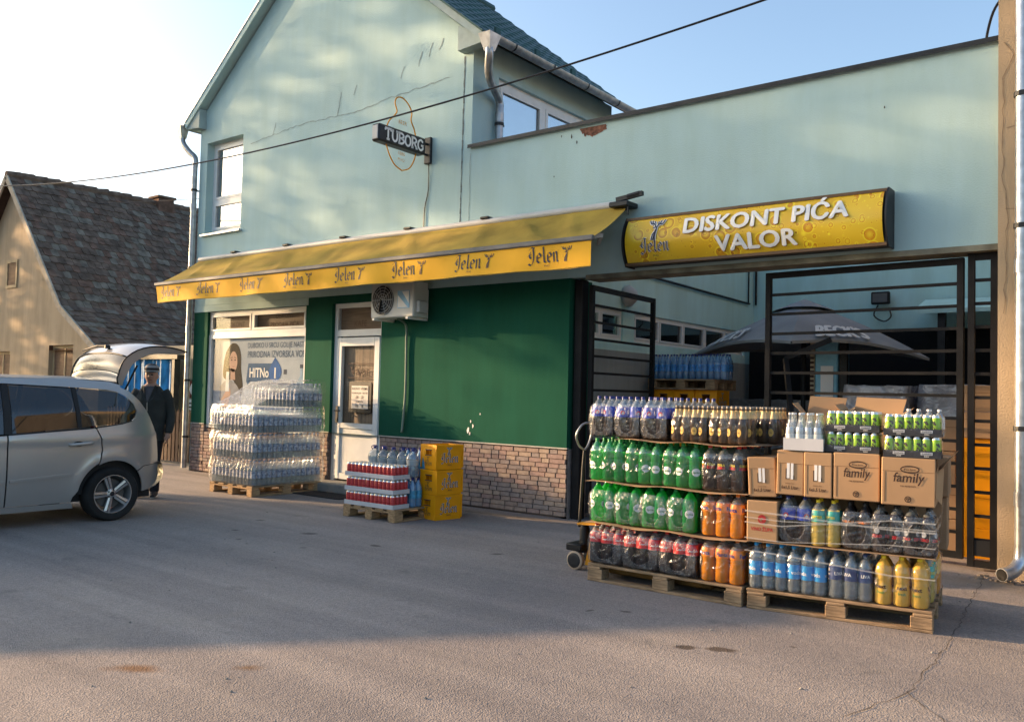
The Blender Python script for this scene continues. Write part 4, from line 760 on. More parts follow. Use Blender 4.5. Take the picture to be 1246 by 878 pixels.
q = MB(); q.box(-5.9, -1.1, 14.2, 14.3, 0, 2.62); tag(q.build('shade_panel', mat('black_shade', (.006, .007, .008), .95)), 'black panel painted as deep shade before the lower courtyard back wall', 'shade_fill')  # black colour stands for the deep shade of the roofed storage at the back
lr = thing('wall_canopy', 'small flat roof canopy on the courtyard back wall by the pillar', 'canopy', (-2.6, 14.2, 2.6)); q = MB(); q.add([(-3.15, 13.6, 2.86), (-2.1, 13.6, 2.86), (-1.9, 14.55, 3.1), (-3.2, 14.55, 3.1), (-3.15, 13.6, 2.8), (-2.1, 13.6, 2.8), (-1.9, 14.55, 3.04), (-3.2, 14.55, 3.04)], [(0,1,2,3),(4,7,6,5),(0,4,5,1),(1,5,6,2),(3,2,6,7),(0,3,7,4)]); q.build('canopy_roof', TEAL, lr); q = MB(); q.box(-2.85, -2.75, 13.7, 13.8, 0, 2.82); q.build('post', DARKM, lr)
# patio umbrella
ub = thing('patio_umbrella', 'grey square patio umbrella with white lettering in the courtyard', 'umbrella', (-4.2, 12.0, 0)); UMB = mat('umbrella_cloth', (.27, .285, .30), .9, var=.12, scale=2, bump=.1, bscale=18)
PK_ = Vector((-4.2, 12.0, 2.86)); CR = [Vector((-3.7, 10.15, 2.2)), Vector((-5.85, 11.9, 2.13)), Vector((-4.75, 13.95, 2.2)), Vector((-2.62, 12.15, 2.08))]
mb = MB()
def upt(a, b, s, t): e = a.lerp(b, s)+Vector((0, 0, .1*sin(pi*s))); p = PK_.lerp(e, t); return p+Vector((0, 0, .05*sin(pi*t)))
for i in range(4):
    a, b = CR[i], CR[(i+1) % 4]; mb.grid([[upt(a, b, s/10, t/8)[:] for s in range(11)] for t in range(1, 9)])
    mb.grid([[(upt(a, b, s/10, 1)+Vector((0, 0, -dz)))[:] for s in range(11)] for dz in (0, .035)])
mb.build('canopy', UMB, ub, smooth=50)
mb = MB(); [mb.grid([[(upt(CR[i], CR[(i+1) % 4], s/6, t)+Vector((0, 0, .045)))[:] for s in range(7)] for t in (.0, .15, .31)]) for i in range(4)]; mb.build('vent', UMB, ub)
mb = MB(); mb.tube([(-4.2, 12, .08), (-4.2, 12, 2.8)], .035, 8); mb.build('pole', DARKM, ub)
for c in CR: mb = MB(); mb.tube([(c+Vector((0, 0, -.02)))[:], (PK_+Vector((0, 0, -.12)))[:]], .012, 5); mb.build('rib', DARKM, ub)
mb = MB(); mb.bbox(-4.6, -3.8, 11.6, 12.4, 0, .08, .02); mb.build('base', DARKM, ub)
mb = MB()
for a, b, s0 in ((CR[1], CR[0], .34), (CR[0], CR[3], .36)):
    e = (b-a).normalized(); n_ = Vector((e.y, -e.x, 0)); n_ = n_ if n_.y < 0 else -n_
    L_ = (b-a).length
    def fn_(u, v, e=0, a=a, b=b, L_=L_, s0=s0):
        s_, t_ = s0+u/L_, .975-v/2.0; p = upt(a, b, s_, t_); n = (upt(a, b, s_+.02, t_)-p).cross(upt(a, b, s_, t_-.02)-p).normalized(); n = n if n.z > 0 else -n; return (p+n*(.035+e))[:]
    add_bold(mb, "BECK'S", (0,)*3, UX, UZ, .56, 0, .035, .92, .2, fn_)
mb.build('umbrella_lettering', WPRINT, ub, fixn=False)
# blue drink cooler
ck = thing('drinks_cooler', 'tall pale blue cooler cabinet behind the gate bars', 'cooler', (-3.65, 11.6, 0)); q = MB(); q.bbox(-3.84, -3.55, 11.4, 11.9, 0, 2.32, .015); q.build('cabinet', mat('cooler_blue', (.20, .46, .60), .4), ck); q = MB(); q.box(-3.9, -3.845, 11.4, 11.9, 0, 2.3); q.build('vent_side', mat('cooler_beige', (.40, .35, .25), .7), ck)
for k in range(22): q = MB(); q.box(-3.9, -3.85, 11.388, 11.398, .9+k*.06, .93+k*.06); q.build('slat', INKD, ck)
q = MB(); q.box(-3.76, -3.6, 11.385, 11.398, 1.55, 1.95); q.build('panel', WPRINT, ck); q = MB(); q.box(-3.9, -3.54, 11.36, 11.9, 2.32, 2.46); q.build('top_box', mat('cooler_top', (.30, .25, .15), .7), ck); q = MB(); q.box(-3.53, -3.44, 11.42, 11.5, 0, 2.4); q.build('post', BLACK, ck)
# wrapped goods far back
def wrapped(x0, x1, y0, y1, z1, label, inner):
    t = thing('wrapped_pallet', label, 'wrapped goods', ((x0+x1)/2, (y0+y1)/2, 0)); q = MB(); n = 5
    q.box(x0+.03, x1-.03, y0+.03, y1-.03, .02, z1-.03); q.build('load', inner, t)
    f = MB(); R = []
    for z in [.05+(z1-.05)*k/9 for k in range(10)]:
        P = []
        for s in range(40):
            u = s/10; k = int(u); f_ = u-k; c = [(x0, y0), (x1, y0), (x1, y1), (x0, y1)]; a, b = c[k % 4], c[(k+1) % 4]; P.append((a[0]+(b[0]-a[0])*f_+jit(.02), a[1]+(b[1]-a[1])*f_+jit(.02), z+jit(.012)))
        R.append(P)
    f.grid(R, 0, True); f.add([(p[0], p[1], z1) for p in R[-1]], [list(range(40))]); f.build('stretch_film', FILMG, t, smooth=True)
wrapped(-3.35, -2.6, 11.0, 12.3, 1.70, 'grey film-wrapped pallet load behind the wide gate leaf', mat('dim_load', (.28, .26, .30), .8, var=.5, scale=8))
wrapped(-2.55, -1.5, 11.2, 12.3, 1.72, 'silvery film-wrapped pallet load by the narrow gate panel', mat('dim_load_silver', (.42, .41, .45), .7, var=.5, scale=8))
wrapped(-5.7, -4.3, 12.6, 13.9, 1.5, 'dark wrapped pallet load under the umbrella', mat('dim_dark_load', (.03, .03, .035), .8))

# ---------------------------------------------------------------- shade: house and trees up-sun, left of the picture
U_ = Vector((-sdir.x, -sdir.y, 0)).normalized(); V_ = Vector((-U_.y, U_.x, 0))
def SP(t, s, z=0): p = U_*t+V_*s; return Vector((p.x, p.y, z))
sh = thing('shade_building', 'unseen low grey shade building left of the picture casting the long shadow over the yard', 'building', SP(-18, 6)[:]); T0 = -14.5  # unseen caster, placed and shaped so its shadow falls across the yard
def prism_st(poly, t0, t1, name, m_):
    q = MB(); k = len(poly); q.add([SP(t0, s, z)[:] for s, z in poly]+[SP(t1, s, z)[:] for s, z in poly], [list(range(k)), list(range(k, 2*k))[::-1]]+[(i, (i+1) % k, k+(i+1) % k, k+i) for i in range(k)]); return q.build(name, m_, sh)
TE = math.tan(SUN_EL)
zs_ = lambda t_shadow: (t_shadow-T0)*TE
prism_st([(3.75, 0), (8.75, 0), (8.75, zs_(-.75)), (6.2, zs_(-.95)), (3.75, zs_(-4.6))], T0-6, T0, 'wall', GREYW)
prism_st([(3.3, zs_(-5.3)), (6.2, zs_(-.75)), (8.92, zs_(-.5)), (8.92, zs_(-.15)), (6.2, zs_(-.4)), (3.3, zs_(-5.0))], T0-6.3, T0+.3, 'roof', TILE[1])
LEAF = mat('leaf_green', (.07, .10, .03), .7, var=.4, scale=3); BARK = mat('bark', (.09, .07, .05), .95, bump=.5)
def tree(t, s, h, rc, n, label, seed, zlo):
    R = random.Random(seed); b = SP(t, s); tr = thing('tree', label, 'tree', b[:], 0, 'trees left of the picture'); tk = MB(); tips = []
    tk.tube([(0, 0, 0), (.1, 0, h*.25), (0, .1, h*.5), (.1, 0, h*.95)], [.24, .19, .14, .03], 8)
    for k in range(46):
        a = R.uniform(0, 2*pi); z0 = R.uniform(zlo, h*.93); L = rc*R.uniform(.5, 1.05)*(1-.5*max(0, (z0-zlo)/(h-zlo)-.4)); e = Vector((cos(a)*L, sin(a)*L, z0+L*R.uniform(.05, .45)))
        m_ = Vector((cos(a)*L*.5, sin(a)*L*.5, z0+L*.15)); tk.tube([(0, 0, z0), m_[:], e[:]], [.06, .035, .012], 5); tips += [e, m_.lerp(e, .5), m_]
    tk.build('trunk', BARK, tr, local=True); cr = MB()
    for k in range(n):
        c = R.choice(tips)+Vector((R.gauss(0, .42), R.gauss(0, .42), R.gauss(0, .22))); d = Vector((R.uniform(-1, 1), R.uniform(-1, 1), R.uniform(-1, 1))).normalized(); e = d.orthogonal().normalized(); w = d.cross(e); l = R.uniform(.09, .17)
        cr.add([(c-e*l)[:], (c+w*l*.55)[:], (c+e*l)[:], (c-w*l*.55)[:]], [(0, 1, 2, 3)])
    cr.build('crown', LEAF, tr, local=True, fixn=False)
tree(-37, 9.6, 15.5, 3.0, 5200, 'tall leafy tree up the street directly beside the shading house', 1, 8.6)
tree(-38, 13.4, 15, 3.0, 3000, 'leafy tree farther up the street, second from the shading house', 2, 8.4)
tree(-40, 17.2, 12, 2.8, 5500, 'leafy tree farther up the street, third from the shading house', 3, 4.6)
tree(-36, 8.55, 7.8, .9, 2600, 'unseen slim dense tree added beside the shading house to shade the tailgate', 5, 2.6)  # added out of view so its crown shades the raised tailgate
# long house on the far side of the street, up-sun of nothing in view; it is what the shop windows mirror
fh = thing('far_house', 'long cream house across the street beyond the left edge', 'building', SP(-42, -9)[:])
def fprism(poly, t0, t1, name, m_): q = MB(); k = len(poly); q.add([SP(t0, s_, z)[:] for s_, z in poly]+[SP(t1, s_, z)[:] for s_, z in poly], [list(range(k)), list(range(k, 2*k))[::-1]]+[(i, (i+1) % k, k+(i+1) % k, k+i) for i in range(k)]); return q.build(name, m_, fh)
fprism([(-20, 0), (1.6, 0), (1.6, 5.6), (-20, 5.6)], -47, -40, 'wall', OCHRE); fprism([(-20.3, 5.6), (1.9, 5.6), (1.9, 5.75), (-2, 8.2), (-16, 8.2), (-20.3, 5.75)], -47.4, -39.6, 'roof', TILE[1])
for k in range(6): fprism([(-18.5+k*3.4, 1.2), (-17+k*3.4, 1.2), (-17+k*3.4, 3.0), (-18.5+k*3.4, 3.0)], -40, -39.93, 'window', DIMG)

# ---------------------------------------------------------------- pallets
def box_mesh(name, x, y, z, m_, b=.004): q = MB(); q.bbox(-x/2, x/2, -y/2, y/2, 0, z, b); return q.mesh(name, m_)
def pallet(label, loc, rz, w, d, wood):
    """euro style pallet, long boards along local x; origin at the centre of its footprint"""
    t = thing('pallet', label, 'pallet', loc, rz); k = (w, d, wood.name)
    tb_ = box_mesh('deck_board', w, .128, .021, wood); cb = box_mesh('stringer_board', .12, d, .021, wood); bl = box_mesh('block', .135, .115, .078, wood); rn = box_mesh('runner', w, .10, .021, wood)
    for i in range(5): put('deck_board', tb_, t, (jit(.006), -d/2+.066+i*(d-.132)/4, .122), jit(.004))
    for i in (-1, 0, 1):
        put('stringer_board', cb, t, (i*(w/2-.062), 0, .1005))
        for j in (-1, 0, 1): put('block', bl, t, (i*(w/2-.07), j*(d/2-.06), .022))
        put('runner', rn, t, (0, i*(d/2-.053), .0005))
    return t

# ---------------------------------------------------------------- bottles and packs
def liq(name, c, trans=0, rough=.12): return mat(name, c, rough, var=.06, scale=4, trans=trans, coat=.3, ior=1.38)
COLA = liq('cola_in_bottle', (.016, .009, .007)); GREENB = glowmat('green_soda_bottle', (.018, .26, .065), .5, .08, (.08, .70, .16))
ORANGE = glowmat('orange_soda', (.60, .22, .010), .3); YEL = glowmat('yellow_juice', (.70, .46, .08), .3); BROWNG = liq('brown_beer_glass', (.05, .028, .014)); LEMON = glowmat('pale_lemon_soda', (.62, .48, .12), .35); JUICE = glowmat('orange_juice', (.75, .33, .02), .3)
TINTG = clearmat('green_clear_neck', (.35, .75, .5), .4, (.12, .5, .25), .08)
RED = mat('red_label', (.62, .018, .025), .4, var=.05); BLUEL = mat('blue_label', (.012, .045, .42), .35, var=.08); LBLUE = mat('sky_blue_label', (.03, .30, .66), .4, var=.05); NAVY = mat('navy_label', (.03, .055, .16), .4, var=.06); ORL = mat('orange_label', (.85, .22, .01), .4); TEALL = mat('teal_label', (.05, .42, .34), .4); GOLDL = mat('gold_label', (.66, .49, .22), .4, var=.15); BLKL = mat('black_label', (.012, .012, .014), .35); LIME = mat('lime_label', (.30, .55, .03), .35, var=.06); WLAB = mat('white_label', (.70, .74, .72), .4, var=.05); REDP = mat('red_print', (.65, .02, .03), .5); YP = mat('yellow_print', (.75, .6, .03), .5); CAPB = mat('navy_cap', (.02, .03, .16), .4); CAPW = mat('white_cap', (.7, .7, .7), .4); CAPR = mat('red_cap', (.6, .03, .02), .4); CAPG = mat('green_cap', (.03, .3, .08), .4); GREYL = mat('silver_label', (.50, .52, .54), .35, .4)
def wrapfn(r, zc, th0=0): return lambda u, v: ((r)*sin(u/r+th0), -(r)*cos(u/r+th0), zc+v)
SCRIPT = pen([sm([(.42,.75),(.2,.95),(.0,.6),(.1,.1),(.4,.12),(.6,.4)]), sm([(.75,.1),(.6,.3),(.75,.5),(.9,.3),(.75,.1)]), sm([(1.0,.5),(1.0,.1),(1.2,.15)]), sm([(1.35,.5),(1.25,.2),(1.45,.1),(1.5,.5),(1.55,.1)]), [(1.65,.35),(1.85,.38)], sm([(2.3,.8),(2.05,.9),(1.95,.4),(2.1,.08),(2.4,.25)]), sm([(2.55,.1),(2.45,.3),(2.6,.5),(2.72,.3),(2.55,.1)]), sm([(2.85,.1),(2.85,.95)]), sm([(3.1,.5),(3.0,.2),(3.2,.1),(3.25,.5),(3.35,.1)])], .13)
KIND = {}
def kind(name, r, h, liquid, neck, fill, cap, caps, bands, deco=None, prof='pet', seg=12):
    """bands: [(z0,z1,material,grow)] around the bottle; deco(mb, r, h) adds print with materials list"""
    s = .93*h
    if prof == 'pet': P = [(.55*r, 0), (.86*r, .004), (.98*r, .035*h), (r, .10*h), (r, .52*h), (.955*r, .55*h), (.985*r, .60*h), (.93*r, .70*h), (.72*r, .80*h), (.44*r, .87*h), (.29*r, .905*h), (.28*r, s)]
    elif prof == 'waist': P = [(.55*r, 0), (.88*r, .004), (r, .05*h), (r, .30*h), (.90*r, .40*h), (.90*r, .48*h), (r, .58*h), (r, .66*h), (.88*r, .76*h), (.55*r, .86*h), (.30*r, .91*h), (.29*r, s)]
    elif prof == 'beer': P = [(.7*r, 0), (.96*r, .008), (r, .04*h), (r, .50*h), (.92*r, .57*h), (.62*r, .68*h), (.44*r, .78*h), (.38*r, .93*h), (.36*r, s)]
    else: P = [(.7*r, 0), (.95*r, .01), (r, .05*h), (r, .35*h), (.95*r, .38*h), (r, .42*h), (r, .62*h), (.8*r, .74*h), (.4*r, .84*h), (.26*r, .88*h), (.25*r, s)]
    Q = []; mi = []
    for i in range(len(P)):
        Q.append(P[i])
        if i < len(P)-1:
            a, b = P[i], P[i+1]
            if a[1] < fill*h < b[1]: f = (fill*h-a[1])/(b[1]-a[1]); mi.append(0); Q.append((a[0]+(b[0]-a[0])*f, fill*h)); mi.append(1)
            else: mi.append(0 if b[1] <= fill*h+1e-6 else 1)
    body = MB(); body.lathe(Q, seg, mi); bme = body.mesh('bottle', [liquid, neck], 40)
    c = MB(); cr, ch = caps; c.lathe([(cr, s-.004), (cr, s-.004+ch*.85), (cr*.85, s-.004+ch)], 10); cme = c.mesh('cap', cap, 40)
    lme = None
    if bands or deco:
        L = MB(); ms = []
        def rad_at(z):
            for i in range(len(P)-1):
                if P[i][1] <= z <= P[i+1][1]: f = (z-P[i][1])/(P[i+1][1]-P[i][1]); return P[i][0]+(P[i+1][0]-P[i][0])*f
            return r
        for z0, z1, m_, gr in bands:
            zs = [z0*h]+[p[1] for p in P if z0*h < p[1] < z1*h]+[z1*h]; ms.append(m_); o = len(L.v)
            L.lathe([(rad_at(z)+.0016+gr, z) for z in zs], seg, len(ms)-1); del L.f[-2:]; del L.m[-2:]
        if deco: deco(L, r+.0042, h, ms)
        lme = L.mesh('label', ms, 40, fixn=False)
    KIND[name] = (bme, cme, lme, r, h)
def d_cola(L, r, h, ms): ms.append(WPRINT); [add_pen(L, SCRIPT, (0,)*3, UX, UZ, .0235, len(ms)-1, wrapfn(r, .60*h, a)) for a in (-.75, 1.35, 3.4)]
def d_txt(s, m_, size, z, bold=.02, n=2, shear=0, w=None):
    def f(L, r, h, ms):
        ms.append(m_)
        for k in range(n): add_text(L, s, (0,)*3, UX, UZ, size, len(ms)-1, bold, w, shear, wrapfn(r, z*h, 2*pi*k/n))
    return f
def d_disc(m_, rr, z, ink=None, s=None, size=.02, n=2, ry=1):
    def f(L, r, h, ms):
        ms.append(m_); fn = wrapfn(r, z*h)
        for k in range(n):
            F = wrapfn(r-.001, z*h, 2*pi*k/n); c = [F(rr*cos(2*pi*i/16), rr*ry*sin(2*pi*i/16)) for i in range(16)]; c2 = [F(rr*.5*cos(2*pi*i/16), rr*.5*ry*sin(2*pi*i/16)) for i in range(16)]; mi = len(ms)-1
            L.add(c+c2, [(i, (i+1) % 16, 16+(i+1) % 16, 16+i) for i in range(16)]+[list(range(16, 32))], mi)
        if s:
            ms.append(ink)
            for k in range(n): add_text(L, s, (0,)*3, UX, UZ, size, len(ms)-1, .015, None, 0, wrapfn(r+.001, z*h-size*.35, 2*pi*k/n))
    return f
def d_multi(*fs):
    def f(L, r, h, ms): [g_(L, r, h, ms) for g_ in fs]
    return f
kind('cola', .0535, .325, COLA, PET, .74, CAPR, (.016, .022), [(.52, .76, RED, 0)], d_cola)
kind('green', .058, .325, GREENB, GREENB, .99, CAPG, (.016, .022), [], d_disc(WLAB, .037, .44, mat('green_ink', (.02, .2, .06), .5), 'Sprite', .024, 3, .85))
kind('tallgreen', .0535, .345, GREENB, TINTG, .70, CAPG, (.016, .022), [], d_disc(WLAB, .034, .36, MATS['green_ink'], 'Sprite', .022, 3, .9))
kind('orange', .0555, .325, ORANGE, PET, .74, ORL, (.016, .022), [(.55, .76, ORL, 0)], d_txt('Fanta', mat('navy_print', (.02, .03, .16), .5), .04, .60, .03, 3), 'waist')
kind('darkred', .0555, .345, COLA, PET, .70, CAPR, (.017, .024), [(.46, .60, BLKL, 0)], d_multi(d_txt('ZERO', REDP, .026, .48, .02, 4), d_txt('COLA', YP, .022, .545, .02, 4)))
kind('pepsi', .057, .335, COLA, PET, .66, CAPB, (.016, .024), [(.50, .74, BLUEL, 0)], d_multi(d_disc(REDP, .017, .60, None, None, 0, 3), d_disc(WPRINT, .011, .585, None, None, 0, 3)))
kind('beer', .0375, .285, BROWNG, BROWNG, .99, mat('grey_crown_cap', (.22, .21, .2), .35, .5), (.0155, .014), [(.66, .86, GOLDL, 0)], d_multi(d_disc(mat('beer_oval', (.62, .40, .08), .4), .022, .30, INKD, 'Pils', .016, 2, 1.35)), 'beer')
kind('voda', .0445, .33, WATER, PET, .80, LBLUE, (.015, .02), [(.30, .60, LBLUE, 0)], d_txt('voda', WPRINT, .036, .40, .02, 3))
kind('aqua', .0475, .325, WATER, PET, .80, NAVY, (.015, .02), [(.40, .68, NAVY, 0)], d_txt('LIVA', WPRINT, .03, .5, .02, 3))
kind('juice', .055, .33, YEL, YEL, .99, YP, (.017, .022), [], d_multi(d_txt('next', INKD, .036, .34, .03, 3), d_txt('fresh', MATS['green_ink'], .026, .23, .01, 3)), 'waist')
kind('bitter', .050, .325, LEMON, PET, .78, YP, (.016, .022), [(.52, .76, TEALL, 0)], d_txt('BITTER', YP, .024, .6, .03, 3))
kind('guarana', .050, .325, COLA, BLKL, .8, BLKL, (.016, .022), [(.50, .70, BLKL, 0)], d_txt('GUARANA', ORL, .022, .56, .03, 3))
kind('zero', .052, .325, COLA, PET, .8, BLKL, (.016, .022), [(.30, .58, BLKL, 0)], d_multi(d_disc(GREYL, .018, .45, None, None, 0, 4), d_txt('ZERO', REDP, .026, .32, .03, 4)))
kind('orangejuice', .05, .33, JUICE, JUICE, .99, ORL, (.017, .022), [(.45, .72, mat('orange_pale_label', (.8, .5, .15), .4), 0)])
kind('silver', .031, .27, mat('silver_glass', (.55, .58, .60), .2, .3), PET, .60, CAPW, (.012, .014), [(.12, .42, WLAB, 0)], d_txt('vita', NAVY, .02, .24, .02, 2), 'beer')
kind('small', .032, .19, WATER, PET, .7, CAPW, (.013, .014), [(.3, .7, WLAB, 0)], None, 'pet', 10)
kind('jug', .078, .33, WATER, PET, .84, CAPB, (.024, .028), [(.42, .62, clearmat('jug_label', (.8, .88, .92), .5, (.5, .58, .62), .3), 0)], None, 'waist')
def single(name, r, h, lab, capm, liquid=WATER, neck=PET, l0=.3, l1=.58):
    """far bottle in one mesh: liquid, label band, neck, cap"""
    q = MB(); q.lathe([(.8*r, 0), (r, .04*h), (r, l0*h), (r*1.02, l0*h), (r*1.02, l1*h), (r, l1*h), (.93*r, .7*h), (.45*r, .86*h), (.3*r, .93*h), (.34*r, .93*h), (.34*r, h)], 8, [0, 0, 1, 1, 1, 2, 2, 2, 3, 3]); KIND[name] = (q.mesh('bottle', [liquid, lab, neck, capm], 50), None, None, r, h)
single('farwater', .041, .345, mat('pale_water_label', (.06, .10, .23), .4, var=.3, scale=34, c2=(.60, .64, .69)), mat('pale_cap', (.45, .5, .6), .4))
single('farblue', .045, .34, mat('blue_water_label', (.05, .25, .6), .4, var=.5, scale=25), CAPB, PETB, PETB)
single('tealbottle', .048, .33, mat('blue_green_label', (.06, .26, .42), .4, var=.4, scale=25), CAPB, PETB, PETB)
FILMS = {}
def film_mesh(w, d, h, cap=True, m_=None):
    k = (round(w, 3), round(d, 3), round(h, 3), (m_ or FILM).name)
    if k in FILMS: return FILMS[k]
    q = MB(); R = []
    def ring(sx, sy, z, rr=.035, wob=0):
        P = []
        for cx, cy, a0 in ((1, -1, -pi/2), (1, 1, 0), (-1, 1, pi/2), (-1, -1, pi)):
            for i in range(4): a = a0+pi/2*i/3; P.append((cx*(w/2*sx-rr)+rr*cos(a)+jit(wob), cy*(d/2*sy-rr)+rr*sin(a)+jit(wob), z+jit(wob)))
        return P
    for sx, sy, z in ((.93, .9, .002), (1.0, 1.0, .02), (1.015, 1.015, .25*h), (1.01, 1.01, .5*h), (1.0, 1.0, .66*h), (.97, .95, .74*h), (.92, .89, .80*h)): R.append(ring(sx, sy, z, .035, .0025))
    q.grid(R, 0, True)
    if cap: q.add(R[-1], [list(range(16))])
    me = q.mesh('shrink_film', m_ or FILM, True); FILMS[k] = me; return me
FRAMES = {}
def film_frame(w, d, h):
    """front of a shrink pack: hazy film round an oval opening, with the thick rolled edge of the opening"""
    k = (round(w, 3), round(d, 3), round(h, 3))
    if k in FRAMES: return FRAMES[k]
    q = MB(); n = 32; y = -d/2-.006; zc = .42*h; rx_, rz_ = w*.30, h*.30; R = []
    for f in (0, .5, 1):
        P = []
        for i in range(n):
            a = 2*pi*i/n; c, s_ = cos(a), sin(a); e = (abs(c)**4+abs(s_)**4)**-.25; X, Z = w*.485*c*e, h*.375*s_*e; P.append((rx_*c*(1-f)+X*f+jit(.003), y+.004*f+jit(.002), zc+rz_*s_*(1-f)+Z*f+jit(.003)))
        R.append(P)
    q.grid(R, 0, True); q.tube(R[0]+[R[0][0]], .0022, 4, 0, False); me = q.mesh('film_frame', FILMH, True); FRAMES[k] = me; return me
def pack(kd, nx, ny, loc, rz, label, group=None, film=True, spin=.75, name='bottle_pack', rows=None, parent_m=None):
    """nx bottles along the front, ny deep; loc is the centre of its base"""
    b, c, l, r, h = KIND[kd]; t = thing(name, label, 'drinks pack', loc, rz, group)
    for i in range(nx):
        for j in range(ny):
            if rows and j not in rows: continue
            o = put('bottle', b, t, ((i-(nx-1)/2)*2*r*1.005+jit(.0015), (j-(ny-1)/2)*2*r*1.005+jit(.0015), .001), random.uniform(-spin, spin), None); o.rotation_euler = (jit(.012), jit(.012), random.uniform(-spin, spin))
            if c: put('cap', c, o)
            if l: put('label', l, o)
    if film: put('shrink_film', film_mesh(nx*2*r+.006, ny*2*r+.006, h, False, parent_m), t)
    if film and nx < 4 and kd in ('cola', 'green', 'pepsi', 'guarana', 'zero'): put('film_frame', film_frame(nx*2*r+.006, ny*2*r+.006, h), t)
    return t
ORD = ['leftmost', 'second from left', 'third from left', 'fourth from left', 'fifth from left', 'sixth from left']
# ----- near left pallet, lifted on the jack
P1 = (-3.2, 6.47); pallet('worn pallet under green bottles, resting on the yellow pallet jack', (P1[0], P1[1], 0), 0, 1.32, .88, WOODO)
G1 = 'drinks packs on the jack pallet'; YF = 6.04
def row(items, z, rname, depth=0):
    """items: (kind, x centre, nx, ny, description)"""
    for k, (kd, x, nx, ny, ds) in enumerate(items):
        r = KIND[kd][3]; pack(kd, nx, ny, (x, YF+ny*r+depth+jit(.008), z), jit(.02), ds, G1)
row([('cola', -3.705, 3, 2, 'cola pack with red labels, leftmost on the jack pallet bottom row'), ('cola', -3.385, 3, 2, 'cola pack with red labels, second from left on the jack pallet'), ('cola', -3.06, 3, 2, 'cola pack with red labels next to the orange soda on the jack pallet'), ('orange', -2.715, 3, 2, 'orange soda pack on the bottom row of the jack pallet')], .146, 'bottom')
row([('green', -3.75, 2, 3, 'squat green soda pack, leftmost in the second row of the jack pallet'), ('green', -3.515, 2, 3, 'squat green soda pack, second from left, second row of the jack pallet'), ('green', -3.28, 2, 3, 'squat green soda pack, third from left, second row of the jack pallet'), ('green', -3.045, 2, 3, 'squat green soda pack beside the second-row orange soda on the jack pallet'), ('orange', -2.72, 3, 2, 'orange soda pack in the second row of the jack pallet')], .478, 'second')
row([('tallgreen', -3.715, 3, 2, 'tall green soda pack, leftmost in the third row of the jack pallet'), ('tallgreen', -3.385, 3, 2, 'tall green soda pack, middle of the third row of the jack pallet'), ('tallgreen', -3.055, 3, 2, 'tall green soda pack beside the dark red-capped pack, third row'), ('darkred', -2.715, 3, 2, 'dark soda pack with red caps and orange print, third row')], .812, 'third')
row([('pepsi', -3.765, 2, 3, 'blue-labelled cola pack, leftmost on top of the jack pallet'), ('pepsi', -3.525, 2, 3, 'blue-labelled cola pack, second from left on top of the jack pallet'), ('pepsi', -3.285, 2, 3, 'blue-labelled cola pack beside the beer on top of the jack pallet'), ('beer', -2.985, 4, 3, 'gold-necked beer pack in the top row, left of the other beer'), ('beer', -2.68, 4, 3, 'gold-necked beer pack at the right front of the top row')], 1.164, 'top')
row([('pepsi', -3.66, 4, 2, 'blue-labelled cola pack at the back of the top row, left'), ('pepsi', -3.19, 4, 2, 'blue-labelled cola pack at the back of the top row, right'), ('beer', -2.83, 4, 4, 'gold-necked beer pack behind the front beer packs'), ('beer', -2.55, 3, 4, 'gold-necked beer pack at the right rear of the top row')], 1.164, 'top', .35)
row([('tallgreen', -3.55, 6, 2, 'tall green soda pack in the second rank of the third row, left'), ('tallgreen', -2.97, 4, 2, 'tall green soda pack in the second rank of the third row, right'), ('darkred', -2.65, 2, 4, 'dark soda pack at the right rear of the third row')], .812, 'third', .235)
row([('green', -3.5, 6, 2, 'squat green soda pack in the second rank of the second row'), ('orange', -2.85, 5, 2, 'orange soda pack in the second rank of the second row')], .478, 'second', .36)
row([('cola', -3.45, 7, 3, 'cola pack in the second rank of the bottom row'), ('orange', -2.79, 4, 3, 'orange soda pack in the second rank of the bottom row')], .146, 'bottom', .24)
def sheet(x0, x1, y0, y1, z, label, m_=CARDD, am=.008):
    q = MB(); n = 16; top = [[(x0+(x1-x0)*i/n, y0+(y1-y0)*j/4+(.012*sin(i*1.7) if j == 0 else 0), z+(am*sin(i*.9+j)-.004 if j == 0 else 0)) for j in range(5)] for i in range(n+1)]; q.grid(top); q.grid([[(p[0], p[1], p[2]-.004) for p in r] for r in top]); q.grid([[r[0], (r[0][0], r[0][1], r[0][2]-.004)] for r in top]); tag(q.build('cardboard_sheet', m_), label, 'cardboard')
sheet(-3.88, -2.5, 6.0, 6.88, .475, 'thin cardboard sheet above the bottom row of the jack pallet'); sheet(-3.88, -2.5, 6.01, 6.88, .809, 'thin cardboard sheet above the second row of the jack pallet'); sheet(-3.6, -2.42, 6.0, 6.9, 1.161, 'thin cardboard sheet under the beer on the jack pallet')
